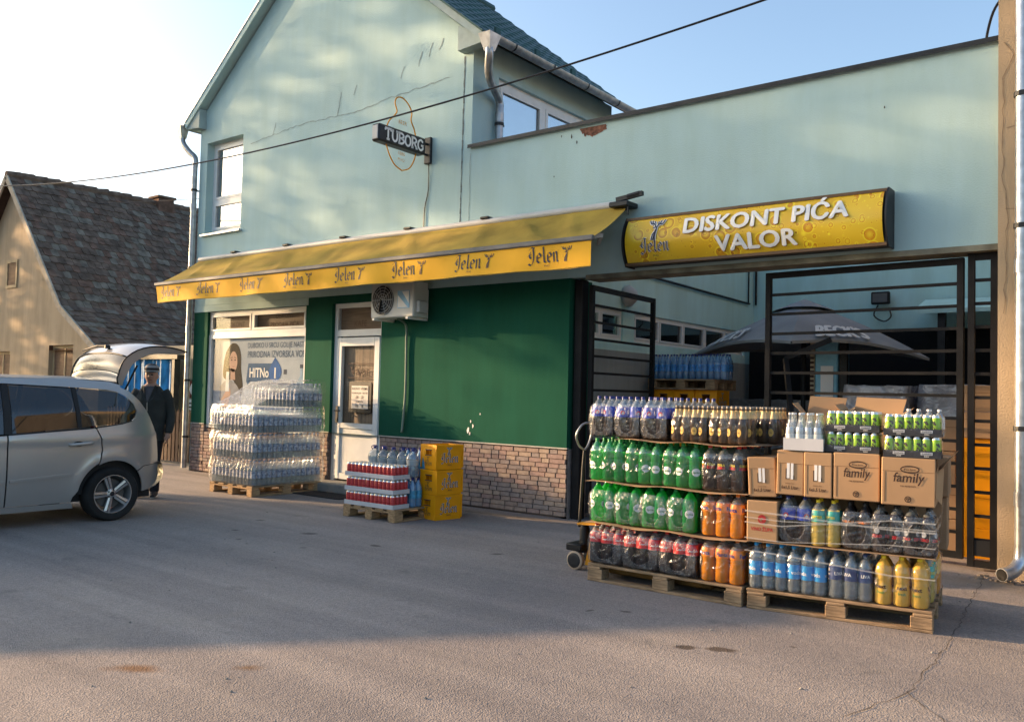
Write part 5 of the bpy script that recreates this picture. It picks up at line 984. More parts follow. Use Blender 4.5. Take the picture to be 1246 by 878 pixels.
# ----- near right pallet
O2, A2 = Vector((-2.505, 6.03, 0)), rad(8.3); X2 = Vector((cos(A2), sin(A2), 0)); Y2 = Vector((-sin(A2), cos(A2), 0))
def L2(u, v, z=0): return (O2+X2*u+Y2*v+Vector((0, 0, z)))
pallet('worn pallet carrying water, juice and cartons at the right', L2(.605, .52)[:], A2, 1.21, 1.02, WOODO); G2 = 'drinks packs on the right pallet'
def p2(kd, u, nx, ny, z, ds, v=.015, **k): r = KIND[kd][3]; return pack(kd, nx, ny, L2(u, v+ny*r, z)[:], A2+jit(.02), ds, G2, **k)
p2('voda', .14, 3, 2, .146, 'sky-blue labelled water pack at the left of the right pallet'); p2('voda', .408, 3, 2, .146, 'sky-blue labelled water pack beside the navy-labelled water'); p2('aqua', .695, 3, 2, .146, 'navy-labelled water pack on the right pallet'); p2('juice', 1.015, 3, 2, .146, 'yellow juice pack at the right corner of the bottom row')
p2('bitter', 1.15, 1, 3, .146, 'lemon drink row with teal label at the right pallet side', .24); p2('orangejuice', 1.11, 2, 4, .146, 'orange juice pack at the rear right of the right pallet', .56); p2('voda', .5, 9, 3, .146, 'water pack in the second rank of the right pallet', .24)
sheet_z = .488; q = MB(); q.add([L2(u, v, z)[:] for z in (.482, .487) for u, v in ((0, 0), (1.22, 0), (1.22, .9), (0, .9))], [(0,3,2,1),(4,5,6,7),(0,1,5,4),(1,2,6,5),(2,3,7,6),(3,0,4,7)]); tag(q.build('cardboard_sheet', CARDD), 'thin cardboard sheet above the water bottles of the right pallet', 'cardboard')
p2('pepsi', .33, 2, 2, .489, 'two-bottle-wide blue cola pack beside the wine carton', .02); p2('bitter', .53, 2, 2, .489, 'lemon drink pack with teal labels between the dark packs', .015); p2('guarana', .735, 2, 2, .489, 'black guarana pack with orange print on the right pallet', .02); p2('zero', .93, 2, 2, .489, 'dark zero cola pack, left of the two', .01); p2('zero', 1.125, 2, 2, .489, 'dark zero cola pack at the right corner', .0)
def carton(u, v, z, w, d, h, label, rz=0, tilt=0, deco=None, m_=CARD, flap=True):
    t = thing('carton', label, 'carton', L2(u, v, z)[:], A2+rz); t.rotation_euler = (0, tilt, A2+rz)
    q = MB(); q.bbox(-w/2, w/2, 0, d, 0, h, .006); q.build('box_body', m_, t, local=True)
    if flap: q = MB(); q.box(-w/2+.004, w/2-.004, -.0016, .0, h*.71, h*.716); q.box(-w/2+.02, -w/2+.023, -.0016, 0, .02, h*.7); q.build('flap_seam', SEAM, t, local=True)
    if deco: deco(t, w, h)
    return t
def deco_litre(t, w, h):
    q = MB(); q.box(-.022, -.003, -.004, 0, h*.38, h*.72); q.box(.005, .022, -.004, 0, h*.36, h*.72); q.build('handle_tape', WPRINT, t, local=True)
    q = MB(); q.box(-.03, -.022, -.003, 0, h*.36, h*.6); q.box(.022, .028, -.003, 0, h*.36, h*.44); add_text(q, '6x1,5 Litar', (0, -.003, h*.14), UX, UZ, .032, 0, .02, w*.62); add_text(q, 'stono vino', (0, -.003, h*.25), UX, UZ, .014, 0, 0); q.build('print', INKD, t, local=True, fixn=False)
def deco_wine(t, w, h):
    q = MB(); add_text(q, 'VINO ŽUPA', (0, -.003, h*.26), UX, UZ, .034, 0, .03, w*.72); add_pen(q, pen([[(.024*cos(a), .024*sin(a)*1.1) for a in [2*pi*i/14 for i in range(15)]], sm([(-.018,.0),(0,.018),(.014,0),(0,-.016)])], .012), (0, -.003, h*.55), UX, UZ, 1); q.build('print', INKR, t, local=True, fixn=False)
def deco_family(t, w, h):
    q = MB(); add_text(q, 'family', (-.0, -.003, h*.50), UX, UZ, .085, 0, .012, w*.58, .15); add_pen(q, pen([[(.055*cos(a), .022*sin(a)) for a in [2*pi*i/20 for i in range(21)]]], .007), (.01, -.003, h*.76), UX, UZ, 1); add_text(q, 'free form', (.01, -.003, h*.74), UX, UZ, .018, 0, .01); add_text(q, 'top equipment', (0, -.003, h*.40), UX, UZ, .016, 0, .01)
    add_pen(q, pen([[(.018*cos(a), .018*sin(a)) for a in [2*pi*i/14 for i in range(15)]], [(-.01,.006),(0,-.012),(.01,.006)], [(-.01,.006),(.01,.006)]], .006), (0, -.003, h*.14), UX, UZ, 1); q.build('print', INKD, t, local=True, fixn=False)
carton(.105, .0, .489, .215, .3, .285, 'small wine carton with red print at the left of the right pallet', .02, 0, deco_wine, CARD, False)
carton(.10, .03, .80, .195, .3, .285, 'tilted wine carton, leftmost of the three with white handle tape', .05, -.05, deco_litre)
carton(.295, .0, .832, .185, .3, .31, 'wine carton with white handle tape, middle of three', .02, .01, deco_litre); carton(.485, -.01, .828, .185, .3, .312, 'wine carton with white handle tape beside the printed snack carton', .0, 0, deco_litre)
carton(.735, -.01, .828, .295, .34, .32, 'printed brown carton, left of the two with curly lettering', -.01, 0, deco_family); fc = carton(1.06, -.05, .823, .325, .34, .315, 'printed brown carton at the right corner with torn flaps', .02, .005, deco_family)
q = MB(); q.add([(.17, .0, .22), (.17, .33, .25), (.29, .25, .37), (.27, .02, .36), (.166, .0, .22), (.166, .33, .25)], [(0, 1, 2, 3)]); q.add([(.166, .0, .06), (.2, .03, .02), (.21, .05, .26), (.17, .02, .24)], [(0, 1, 2, 3)]); q.build('torn_flap', CARD, fc, local=True)
for i, (u, v, z, w, d, h, ds) in enumerate(((1.12, .42, .489, .3, .34, .36, 'plain carton on the right pallet behind the zero cola'), (1.15, .36, .86, .26, .34, .27, 'plain carton behind the torn carton'), (.55, .42, .489, .8, .4, .33, 'wide plain carton hidden behind the second row'), (.5, .40, .823, .85, .4, .3, 'wide plain carton under the open boxes'))): carton(u, v, z, w, d, h, ds, jit(.03), 0, None, CARDD, False)
# cans in trays
def can_mesh(r, h, c1, c2, split=None):
    q = MB(); q.lathe([(.78*r, 0), (r, .06*h), (r, .88*h), (.80*r, .97*h), (.80*r, h), (0, .985*h)], 10, [1, 0, 1, 1, 1]); return q.mesh('can', [c1, c2], 40)
ALU = mat('can_aluminium', (.62, .63, .64), .3, .8); REDC = mat('red_can_print', (.42, .015, .025), .35, .1, var=.2, scale=42, c2=(.62, .09, .09)); LIMEC = mat('lime_can_print', (.28, .50, .02), .3, .2, var=.1, scale=30)
CANR = can_mesh(.0325, .150, REDC, ALU); CANG = can_mesh(.028, .134, LIMEC, ALU)
q = MB(); add_pen(q, pen([[(-.012,.03),(.006,.012),(-.008,0),(.012,-.022)], [(.0,.032),(.014,.008)], [(-.012,-.01),(-.004,-.03)]], .01), (0,)*3, UX, UZ, 1, 0, wrapfn(.0288, .062)); add_pen(q, pen([[(-.012,.03),(.006,.012),(-.008,0),(.012,-.022)]], .012), (0,)*3, UX, UZ, 1, 0, wrapfn(.0288, .06, 2.2)); CANPR = q.mesh('can_print', INKD, fixn=False)
def tray(kd, nx, ny, loc, rz, label, group, trm, th, print_=None, rows=None):
    me, r, h = (CANR, .0325, .150) if kd == 'red' else (CANG, .028, .134); t = thing('can_tray', label, 'can tray', loc, rz, group); w, d = nx*2*r+.012, ny*2*r+.012
    q = MB(); q.box(-w/2, w/2, -d/2, d/2, 0, .004); [q.box(*b, .004, th) for b in ((-w/2, w/2, -d/2, -d/2+.003), (-w/2, w/2, d/2-.003, d/2), (-w/2, -w/2+.003, -d/2+.003, d/2-.003), (w/2-.003, w/2, -d/2+.003, d/2-.003))]; q.build('tray', trm, t, local=True)
    for i in range(nx):
        for j in range(ny):
            if rows and j not in rows and i != nx-1: continue
            o = put('can', me, t, ((i-(nx-1)/2)*2*r, (j-(ny-1)/2)*2*r, .005), jit(.6))
            if kd == 'green' and j == 0: put('can_print', CANPR, o)
    if print_:
        q = MB(); [q.box(x-.035, x+.035, -d/2-.002, -d/2-.0005, th*.45, th*.82) for x in (-w*.23, w*.25)]; q.build('tray_label', WPRINT, t, local=True)
        q = MB(); [add_text(q, print_, (x, -d/2-.003, th*.52), UX, UZ, .016, 0, .02, .062) for x in (-w*.23, w*.25)]; [add_text(q, print_, (x, -d/2-.003, th*.2), UX, UZ, .010, 1, .02, .03) for x in (-w*.23, w*.25)]; q.build('tray_print', [INKD, WPRINT], t, local=True, fixn=False)
    if kd == 'green': put('shrink_film', film_mesh(w+.004, d+.004, h+.022, False), t)
    return t
DTRAY = mat('dark_tray_card', (.035, .038, .045), .6); WTRAY = mat('white_tray_card', (.52, .53, .55), .6, var=.04)
GC = 'green can trays on the right pallet'
for k in range(2): tray('green', 6, 4, L2(.705, .13, 1.149+k*.143)[:], A2-.02, ('lower' if k == 0 else 'upper')+' tray of lime green cans beside the silver bottles', GC, DTRAY, .048, 'GUARANA'); tray('green', 6, 4, L2(1.08, .07, 1.139+k*.143)[:], A2+.02, ('lower' if k == 0 else 'upper')+' tray of lime green cans at the right corner', GC, DTRAY, .048, 'GUARANA')
st_ = p2('silver', .385, 4, 3, 1.148, 'silver bottle pack standing in a white tray', .0, name='bottle_pack'); q = MB(); q.box(-.135, .135, -.105, -.1, 0, .085); q.box(-.135, .135, .1, .105, 0, .085); q.box(-.135, -.13, -.1, .1, 0, .085); q.box(.13, .135, -.1, .1, 0, .085); q.build('tray', WTRAY, st_, local=True)
p2('small', 1.13, 4, 2, 1.27, 'small clear bottle pack on the plain carton behind the green cans', .21, film=True)
def openbox(u, v, z, w, d, h, label, rz):
    t = thing('open_carton', label, 'carton', L2(u, v, z)[:], A2+rz); q = MB(); q.box(-w/2, w/2, 0, .004, 0, h); q.box(-w/2, w/2, d-.004, d, 0, h); q.box(-w/2, -w/2+.004, .004, d-.004, 0, h); q.box(w/2-.004, w/2, .004, d-.004, 0, h); q.box(-w/2, w/2, .004, d-.004, 0, .004); q.build('box_body', CARD, t, local=True)
    for P in ([(-w/2, d, h), (w/2, d, h), (w/2+.03, d+.03, h+.13), (-w/2+.02, d+.03, h+.14)], [(-w/2, 0, h), (-w/2, d, h), (-w/2-.07, d, h+.09), (-w/2-.08, .02, h+.08)], [(w/2, 0, h), (w/2, d, h), (w/2+.09, d-.02, h+.07), (w/2+.1, .0, h+.05)]): q = MB(); q.add(P+[(p[0], p[1]+.003, p[2]-.002) for p in P], [(0, 1, 2, 3), (7, 6, 5, 4), (0, 4, 5, 1), (1, 5, 6, 2), (2, 6, 7, 3), (3, 7, 4, 0)]); q.build('flap', CARD, t, local=True)
openbox(.42, .48, 1.124, .26, .26, .27, 'open empty carton behind the silver bottles', .08); openbox(.76, .45, 1.124, .34, .28, .27, 'open empty carton behind the green cans', -.06)
# stretch straps round the right pallet
sw = thing('stretch_straps', 'loose clear stretch-wrap straps wound around the right pallet load', 'plastic wrap', L2(.6, .5)[:]); SWM = clearmat('strap_film', (.95, .95, .95), .28, (.7, .72, .72), .2)
for z0, z1, w in ((.70, .66, .006), (.655, .675, .004), (.62, .72, .005), (.42, .36, .005), (.51, .56, .004)):
    q = MB(); P = [L2(-.01, .5, z0-.03), L2(-.012, -.022, z0), L2(.25, -.035, z0-.008), L2(.6, -.036, (z0+z1)/2-.006), L2(.95, -.04, z1-.004), L2(1.225, -.055, z1), L2(1.25, .05, z1+.05), L2(1.245, .5, z1+.2)]
    q.grid([[(p-Vector((0, 0, w)))[:], (p+Vector((0, 0, w)))[:]] for p in P]); q.build('strap', SWM, sw)
# ----- water stack by the display window
PW = (-10.58, 7.86); pallet('pale pallet under the wrapped water stack by the display window', (PW[0], PW[1], 0), pi/2, 1.2, 1.0, WOOD); LN = ['bottom', 'second', 'third', 'top']
XS = [-11.08+.125+.25*i for i in range(4)]; YS = [7.27+.085+.17*j for j in range(7)]; XO = ['first', 'second', 'third', 'fourth']; YO = ['front', 'second', 'third', 'fourth', 'fifth', 'sixth', 'rear']
for L in range(4):
    for j in range(7):
        for i in range(4):
            if L < 2 and not (j == 0 or i == 3): continue
            if L == 2 and j > 3 and i != 3: continue
            if L == 3 and j < 4: continue
            pack('farwater', 3, 2, (XS[i]+jit(.006), YS[j]+jit(.004), .147+.36*L), jit(.02), '%s layer water pack, %s from the street side, %s across, in the wrapped stack' % (LN[L], YO[j], XO[i]), 'water packs in the wrapped stack', film=False, spin=3)
ws = MB(); x0, x1, y0, y1 = -11.1, -10.06, 7.25, 8.48; R = []
for k in range(16):
    z = .13+1.12*k/15; P = []
    pin = .02*(1 if (k % 5) in (0,) else 0)
    for s in range(64):
        u = s/16; c = int(u); f = u-c; cs = [(x0+pin, y0+pin), (x1-pin, y0+pin), (x1-pin, y1), (x0+pin, y1)]; a, b = cs[c % 4], cs[(c+1) % 4]; P.append((a[0]+(b[0]-a[0])*f+jit(.006), a[1]+(b[1]-a[1])*f+jit(.006), z+jit(.008)))
    R.append(P)
ws.grid(R, 0, True); wf = thing('stretch_film', 'clear stretch film wrapped around the water stack', 'plastic wrap', (PW[0], PW[1], .13)); ws.build('wrap', FILMB, wf, smooth=True)
q = MB(); q.grid([[(x+jit(.012), y, z+jit(.012)) for x in [x0+.02+(x1-x0-.04)*i/10 for i in range(11)]] for y, z in ((7.26, 1.24), (7.45, 1.32), (7.65, 1.42), (7.88, 1.58), (8.2, 1.62), (8.46, 1.61))]); q.build('slanting_sheet', FILMD, wf, smooth=True)
q = MB(); q.grid([[(x1+jit(.006), y, z) for y in (7.93, 8.1, 8.3, 8.48)] for z in (1.25, 1.4, 1.6)]); q.build('upper_side', FILMB, wf, smooth=True)
# ----- small pallet with red cans
P3 = (-7.53, 7.6); A3 = rad(1); pallet('small pale pallet with red can trays before the door', (P3[0], P3[1], 0), pi/2+A3, 1.15, .86, WOOD); GR = 'red can trays before the door'
for k in range(3):
    for i, nm in ((0, 'left'), (1, 'right')): tray('red', 6, 4, (-7.74+i*.408, 7.165, .147+k*.168), A3, '%s tray of red cans, %s layer, before the door' % (nm, ('bottom', 'middle', 'top')[k]), GR, WTRAY, .05)
for k in range(2): tray('red', 6, 4, (-7.74, 7.45, .147+k*.168), A3, 'tray of red cans under the big bottles, %s layer' % ('bottom', 'upper')[k], GR, WTRAY, .05)
for i in range(5):
    b, c, l, r, h = KIND['jug']; t = thing('water_jug', 'large clear water bottle with blue cap, %s of five behind the red cans' % (ORD[i] if i < 4 else 'rightmost'), 'bottle', (-7.88+i*.163, 7.44, .486), jit(.5), 'large bottles behind the red cans'); put('body', b, t); put('cap', c, t); put('label', l, t); q = MB(); q.tube(sm([(-.03, 0, .285), (-.045, 0, .325), (0, 0, .34), (.045, 0, .325), (.03, 0, .285)]), .006, 5); q.build('handle', CAPB, t, local=True)
for j in range(3):
    for k in range(1 if j == 0 else 2): pack('tealbottle', 4, 2, (-7.31, 7.43+j*.215, .147+k*.335), .02, 'blue bottle pack beside the red cans, %s, %s layer' % (('nearest the street', 'middle', 'nearest the wall')[j], ('lower', 'upper')[k]), 'blue bottle packs beside the red cans', film=False, spin=3)
# ----- yellow beer crates
def crate_meshes():
    w, d, h, t = .30, .40, .29, .014; S = MB()     # short sides face -y / +y with hand holes, long sides face x
    for y in (-d/2, d/2-t):
        for b in ((-w/2, w/2, 0, .17), (-w/2, -.055, .17, .225), (.055, w/2, .17, .225), (-w/2, w/2, .225, h)): S.box(b[0], b[1], y, y+t, b[2], b[3])
    for x in (-w/2, w/2-t): S.box(x, x+t, -d/2+t, d/2-t, 0, h)
    S.box(-w/2+t, w/2-t, -d/2+t, d/2-t, 0, .01)
    for z0_ in (0,): S.v = [(p[0]*(.95 if p[2] < .001 else 1), p[1]*(.95 if p[2] < .001 else 1), p[2]) for p in S.v]
    for y in (-d/2-.004, d/2-t-.001): S.box(-w/2-.004, w/2+.004, y, y+t+.005, h-.03, h-.001)
    for sx_ in (-1, 1):
        for sy_ in (-1, 1): S.box(sx_*(w/2-.004)-.008, sx_*(w/2-.004)+.008, sy_*(d/2-.004)-.008, sy_*(d/2-.004)+.008, .02, h-.03)
    for x in (-w/2-.005, w/2-t): S.box(x, x+t+.005, -d/2-.005, d/2+.005, h-.028, h)
    body = S.mesh('crate_body', YCRATE); D = MB()
    for i in range(1, 4): D.box(-w/2+t+i*(w-2*t)/4-.004, -w/2+t+i*(w-2*t)/4+.004, -d/2+t, d/2-t, .01, .275)
    for j in range(1, 5): D.box(-w/2+t, w/2-t, -d/2+t+j*(d-2*t)/5-.004, -d/2+t+j*(d-2*t)/5+.004, .01, .275)
    div = D.mesh('divider', YCRATE); P = MB()
    for sx in (1, -1):
        add_pen(P, GOB, (sx*(w/2+.0015), -sx*.125, .085), (0, sx, 0), UZ, .066, 1); add_pen(P, DEERB, (sx*(w/2+.0015), -sx*.03, .17), (0, sx, 0), UZ, .055, 1); add_pen(P, GO, (sx*(w/2+.003), -sx*.125, .085), (0, sx, 0), UZ, .066); add_pen(P, DEER, (sx*(w/2+.003), -sx*.03, .17), (0, sx, 0), UZ, .055)
        add_text(P, 'PIVO', (sx*(w/2+.003), 0, .045), (0, sx, 0), UZ, .028)
    pr = P.mesh('logo_print', [INKB, WPRINT], fixn=False); P = MB(); add_pen(P, GO, (-.065, -d/2-.003, .05), UX, UZ, .035); add_pen(P, DEER, (-.02, -d/2-.003, .095), UX, UZ, .032); P.box(-.06, .06, -d/2-.006, -d/2-.0005, .162, .17); P.box(-.06, .06, -d/2-.006, -d/2-.0005, .225, .233); fp = P.mesh('end_print', INKB, fixn=False)
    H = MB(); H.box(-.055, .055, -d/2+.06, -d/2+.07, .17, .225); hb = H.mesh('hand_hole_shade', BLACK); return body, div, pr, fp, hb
CRM = crate_meshes()
def crate(loc, rz, label, group, inside=False, prints=True):
    t = thing('beer_crate', label, 'crate', loc, rz, group); put('crate_body', CRM[0], t)
    if prints: put('logo_print', CRM[2], t); put('end_print', CRM[3], t)
    if inside: put('divider', CRM[1], t)
    return t
for k in range(3): crate((-7.02+(0, .012, -.006)[k], 7.72+(0, -.008, .01)[k], .2925*k), rad(-9)+(0, .035, -.02)[k], '%s yellow beer crate in the stack beside the red cans' % ('bottom', 'middle', 'top')[k], 'yellow beer crates beside the red cans', True)
# ----- crates and water in the courtyard, crates by the pillar
for c_ in range(3):
    for k in range(5): crate((-5.72+c_*.315, 11.0+jit(.01), .145+.292*k), pi*0, '%s crate in the %s column of courtyard crates' % (('lowest yellow', 'second yellow', 'third yellow', 'fourth yellow', 'topmost yellow')[k], ('left', 'middle', 'right')[c_]), 'yellow crates in the courtyard')
q = pallet('pallet with blue water on top of the courtyard crates', (-5.42, 11.05, 1.606), 0, 1.0, .7, WOODO); pallet('dark pallet on the ground under the courtyard crates', (-5.42, 11.02, 0), 0, 1.0, .7, WOODO)
for i in range(4): pack('farblue', 3, 3, (-5.78+i*.275, 10.95, 1.752), jit(.03), 'blue water pack above the courtyard crates, %s' % (ORD[i] if i < 3 else 'rightmost'), 'blue water packs in the courtyard', spin=3)
for k in range(4): crate((-1.57, 9.7, .292*k), pi/2, '%s crate in the sunlit column behind the narrow gate panel' % ('lowest yellow', 'second yellow', 'third yellow', 'topmost yellow')[k], 'yellow crates behind the narrow gate panel', False, False)
for k in range(2):
    t = thing('carton', '%s grey-brown carton on the crates behind the narrow gate panel' % ('lower', 'upper')[k], 'carton', (-1.57, 9.7, 1.17+k*.26)); q = MB(); q.bbox(-.16, .16, -.2, .2, 0, .255, .006); q.build('box_body', CARDD, t, local=True); q = MB(); q.box(-.157, .157, -.2035, -.2005, .18, .184); q.build('flap_seam', SEAM, t, local=True)
for k in range(4): t = thing('carton', 'plain brown carton, %s of the stack behind the right pallet' % ('lowest', 'second', 'third', 'topmost')[k], 'carton', (-2.02+jit(.02), 9.85, .34*k), jit(.05)); q = MB(); q.bbox(-.2, .2, -.15, .15, 0, .335, .006); q.build('box_body', CARDD, t, local=True); q = MB(); q.box(-.197, .197, -.1535, -.1505, .24, .244); q.build('flap_seam', SEAM, t, local=True)

# ---------------------------------------------------------------- pallet jack
pj = thing('pallet_jack', 'yellow hand pallet jack under the left pallet', 'pallet jack', (-4.15, 6.42, 0)); JY = mat('jack_yellow', (.50, .22, .012), .45, var=.15, scale=6)
q = MB(); q.add([(-4.08, 6.33, .05), (-3.9, 6.33, .05), (-3.9, 6.33, .38), (-4.0, 6.33, .38), (-4.08, 6.6, .05), (-3.9, 6.6, .05), (-3.9, 6.6, .38), (-4.0, 6.6, .38)], [(0,1,2,3),(4,7,6,5),(0,4,5,1),(1,5,6,2),(2,6,7,3),(3,7,4,0)]); q.build('chassis', JY, pj)
q = MB(); q.add([(-4.16, 6.32, .385), (-3.9, 6.26, .41), (-3.9, 6.66, .41), (-4.16, 6.6, .385), (-4.16, 6.32, .40), (-3.9, 6.26, .425), (-3.9, 6.66, .425), (-4.16, 6.6, .40)], [(0,3,2,1),(4,5,6,7),(0,1,5,4),(1,2,6,5),(2,3,7,6),(3,0,4,7)]); q.build('top_plate', JY, pj)
for y in (6.29, 6.65): q = MB(); q.bbox(-3.9, -2.85, y-.08, y+.08, .045, .096, .012); q.build('fork', mat('fork_dirty', (.16, .085, .02), .7, var=.4), pj)
q = MB(); q.lathe([(.045, 0), (.045, .2), (.03, .24)], 12, 0, (-4.14, 6.42, .14)); q.bbox(-4.26, -4.1, 6.3, 6.58, .16, .22, .01); q.build('hydraulic_pump', BLACK, pj, smooth=40)
TY = mat('jack_wheel', (.42, .33, .24), .6)
for y in (6.33, 6.58): q = MB(); q.lathe([(.03, -.03), (.065, -.03), (.08, -.02), (.08, .02), (.065, .03), (.03, .03)], 18, [1, 0, 0, 0, 1], (-4.17, y, .081), 'y'); q.build('steering_wheel', [TY, DARKM], pj, smooth=40)
q = MB(); q.tube([(-4.2, 6.42, .35), (-4.17, 6.42, .9), (-4.16, 6.42, 1.02)], .014, 8); q.build('tiller', DARKM, pj); q = MB(); q.tube(sm([(-4.16, 6.42, 1.02), (-4.17, 6.35, 1.06), (-4.17, 6.3, 1.15), (-4.14, 6.34, 1.24), (-4.12, 6.42, 1.26), (-4.14, 6.5, 1.24), (-4.17, 6.54, 1.15), (-4.17, 6.49, 1.06), (-4.16, 6.42, 1.02)]), .010, 7); q.build('handle_loop', ZINC, pj, smooth=True)

# ---------------------------------------------------------------- silver car with raised tailgate
def car_paint():
    m = mat('silver_paint', (.41, .395, .375), .32, .5, var=.04, scale=2, coat=.6); b = m.node_tree.nodes['Principled BSDF']; b.inputs['Coat Roughness'].default_value = .06; return m
PAINT = car_paint(); CGLASS = clearmat('car_glass', (.2, .21, .2), .62, (.022, .023, .02), .015, f0=.035); TRIM = mat('car_trim', (.015, .015, .016), .55); RIM = mat('alloy_rim', (.52, .53, .54), .32, .85, var=.05); LGLASS = mat('tail_lamp_red', (.42, .012, .012), .15, coat=.6); CABIN = mat('cabin_cloth', (.035, .035, .038), .9)
CA = rad(-92); car = thing('car', 'silver compact family car with its tailgate raised, parked at the left', 'car', (-10.21, 4.95, 0), CA)
WC = (0, .315); WB = 2.64
def yb(x, z):
    y = .9
    if z < .75: y -= .055*((.75-z)/.5)**2
    if z > .94: y -= (z-.94)*.26+.22*max(0, z-1.2)
    if x < -.1: y -= .20*((-.1-x)/.5)**2
    if x > 2.6: y -= .22*((x-2.6)/.85)**2
    for cx in (0, WB): d = math.hypot(x-cx, z-.315); y += .016*math.exp(-((d-.40)/.045)**2)
    y += .014*math.exp(-((z-(.90+.02*(1-x)))/.022)**2)*(1 if z < .99 else .4)
    return y
def dens(P, closed=True, d=.035):
    R = []; n = len(P)
    for i in range(n if closed else n-1):
        a, b = P[i], P[(i+1) % n]; k = max(1, int(math.hypot(b[0]-a[0], b[1]-a[1])/d)); R += [(a[0]+(b[0]-a[0])*j/k, a[1]+(b[1]-a[1])*j/k) for j in range(k)]
    return R
def inside(p, P):
    c = False; n = len(P)
    for i in range(n):
        a, b = P[i], P[i-1]
        if (a[1] > p[1]) != (b[1] > p[1]) and p[0] < (b[0]-a[0])*(p[1]-a[1])/(b[1]-a[1])+a[0]: c = not c
    return c
def panel(P, f, rim=.02, d=.05, mi=0, mb=None):
    """fills outline P (2d) with a grid and lifts it to 3d with f; the rim turns inward"""
    B = dens(P); n = len(B); pts = [Vector(p) for p in B]; x0, x1 = min(p[0] for p in B), max(p[0] for p in B); z0, z1 = min(p[1] for p in B), max(p[1] for p in B)
    x = x0+d/2
    while x < x1:
        z = z0+d/2
        while z < z1:
            if inside((x, z), B) and min((x-p[0])**2+(z-p[1])**2 for p in B) > (d*.45)**2: pts.append(Vector((x, z)))
            z += d
        x += d
    vo, _, fo, _, _, _ = delaunay_2d_cdt(pts, [(i, (i+1) % n) for i in range(n)], [], 1, 1e-5)
    mb = mb or MB(); mb.add([f(v.x, v.y, 0) for v in vo], [list(t) for t in fo], mi)
    if rim: mb.add([f(p[0], p[1], 0) for p in B]+[f(p[0], p[1], rim) for p in B], [(i, (i+1) % n, n+(i+1) % n, n+i) for i in range(n)], mi)
    return mb
def arch(cx, r, a0, a1, n=14):
    r -= .025
    return [(cx+r*cos(rad(a0+(a1-a0)*i/n)), .302+r*sin(rad(a0+(a1-a0)*i/n))) for i in range(n+1)]
def side(off): return lambda s: (lambda x, z, k: (x, s*(yb(x, z)+off-k), z))
def both(name, P, m_, off=0, rim=.02, smooth=60, d=.05, par=None):
    r = []
    for s in (1, -1): o = panel(P, side(off)(s), rim, d).build(name, m_, par or car, smooth, True); r.append(o)
    return r
RD = [(1.075, .235), (1.09, .955), (.215, 1.012), (.165, .9), (.15, .78)]+arch(0, .405, 62, 8, 10)+[(.425, .29), (.44, .235)]
rdoor = both('rear_door', RD, PAINT)
fdoor = both('front_door', [(1.09, .235), (1.105, .953), (2.2, .905), (2.27, .7), (2.25, .235)], PAINT)
QP = [(.20, 1.018), (-.08, 1.055), (-.19, 1.085), (-.25, 1.135), (-.27, 1.2), (-.245, 1.28), (-.18, 1.355), (-.07, 1.415), (.03, 1.432), (.03, 1.475), (-.12, 1.462), (-.22, 1.42), (-.33, 1.32), (-.43, 1.18), (-.51, 1.02), (-.565, .86), (-.595, .68), (-.60, .60), (-.345, .585)]+arch(0, .385, 139, 62, 10)+[(.135, .78), (.15, .9)]
both('rear_quarter', QP, PAINT)
both('rear_bumper_side', [(-.35, .578), (-.603, .592), (-.625, .45), (-.59, .37), (-.48, .31), (-.385, .30)]+arch(0, .385, 181, 141, 8), PAINT)
both('sill', [(.43, .228), (2.3, .228), (2.3, .16), (.41, .17)], PAINT, .004)
both('front_wing', [(2.285, .7), (2.215, .905), (2.7, .93), (3.3, .78), (3.42, .6), (3.4, .3), (3.1, .27)]+arch(WB, .385, 2, 178, 16)+[(2.265, .235)], PAINT)
gl1 = both('rear_door_glass', [(1.05, .975), (1.04, 1.468), (.425, 1.447), (.405, 1.025)], CGLASS, -.012, 0); gl2 = both('quarter_glass', [(.355, 1.03), (.37, 1.445), (.02, 1.42), (-.08, 1.405), (-.175, 1.345), (-.235, 1.275), (-.26, 1.2), (-.245, 1.145), (-.185, 1.095), (-.08, 1.065)], CGLASS, -.012, 0); both('front_door_glass', [(1.13, .97), (1.12, 1.47), (1.7, 1.45), (2.1, 1.18), (2.2, .915)], CGLASS, -.012, 0)
both('pillar_trim', [(1.055, .965), (1.048, 1.475), (1.115, 1.478), (1.125, .965)], TRIM, -.006); both('pillar_trim', [(.36, 1.028), (.372, 1.452), (.42, 1.455), (.40, 1.02)], TRIM, -.006)
both('roof_rail', [(-.12, 1.465), (.03, 1.436), (.4, 1.455), (1.1, 1.482), (1.72, 1.455), (1.78, 1.47), (1.1, 1.54), (.4, 1.545), (0, 1.525), (-.12, 1.49)], PAINT, .004)
both('window_seal', [(1.09, .958), (.22, 1.014), (-.08, 1.056), (-.2, 1.087), (-.2, 1.097), (-.08, 1.068), (.22, 1.028), (1.09, .973)], TRIM, .003, .006)
both('side_moulding', [(1.06, .478), (1.06, .505), (.48, .545), (.45, .538), (.47, .518)], PAINT, .014, .016); both('side_moulding', [(2.2, .43), (2.2, .46), (1.11, .502), (1.11, .475)], PAINT, .014, .016)
q = MB()
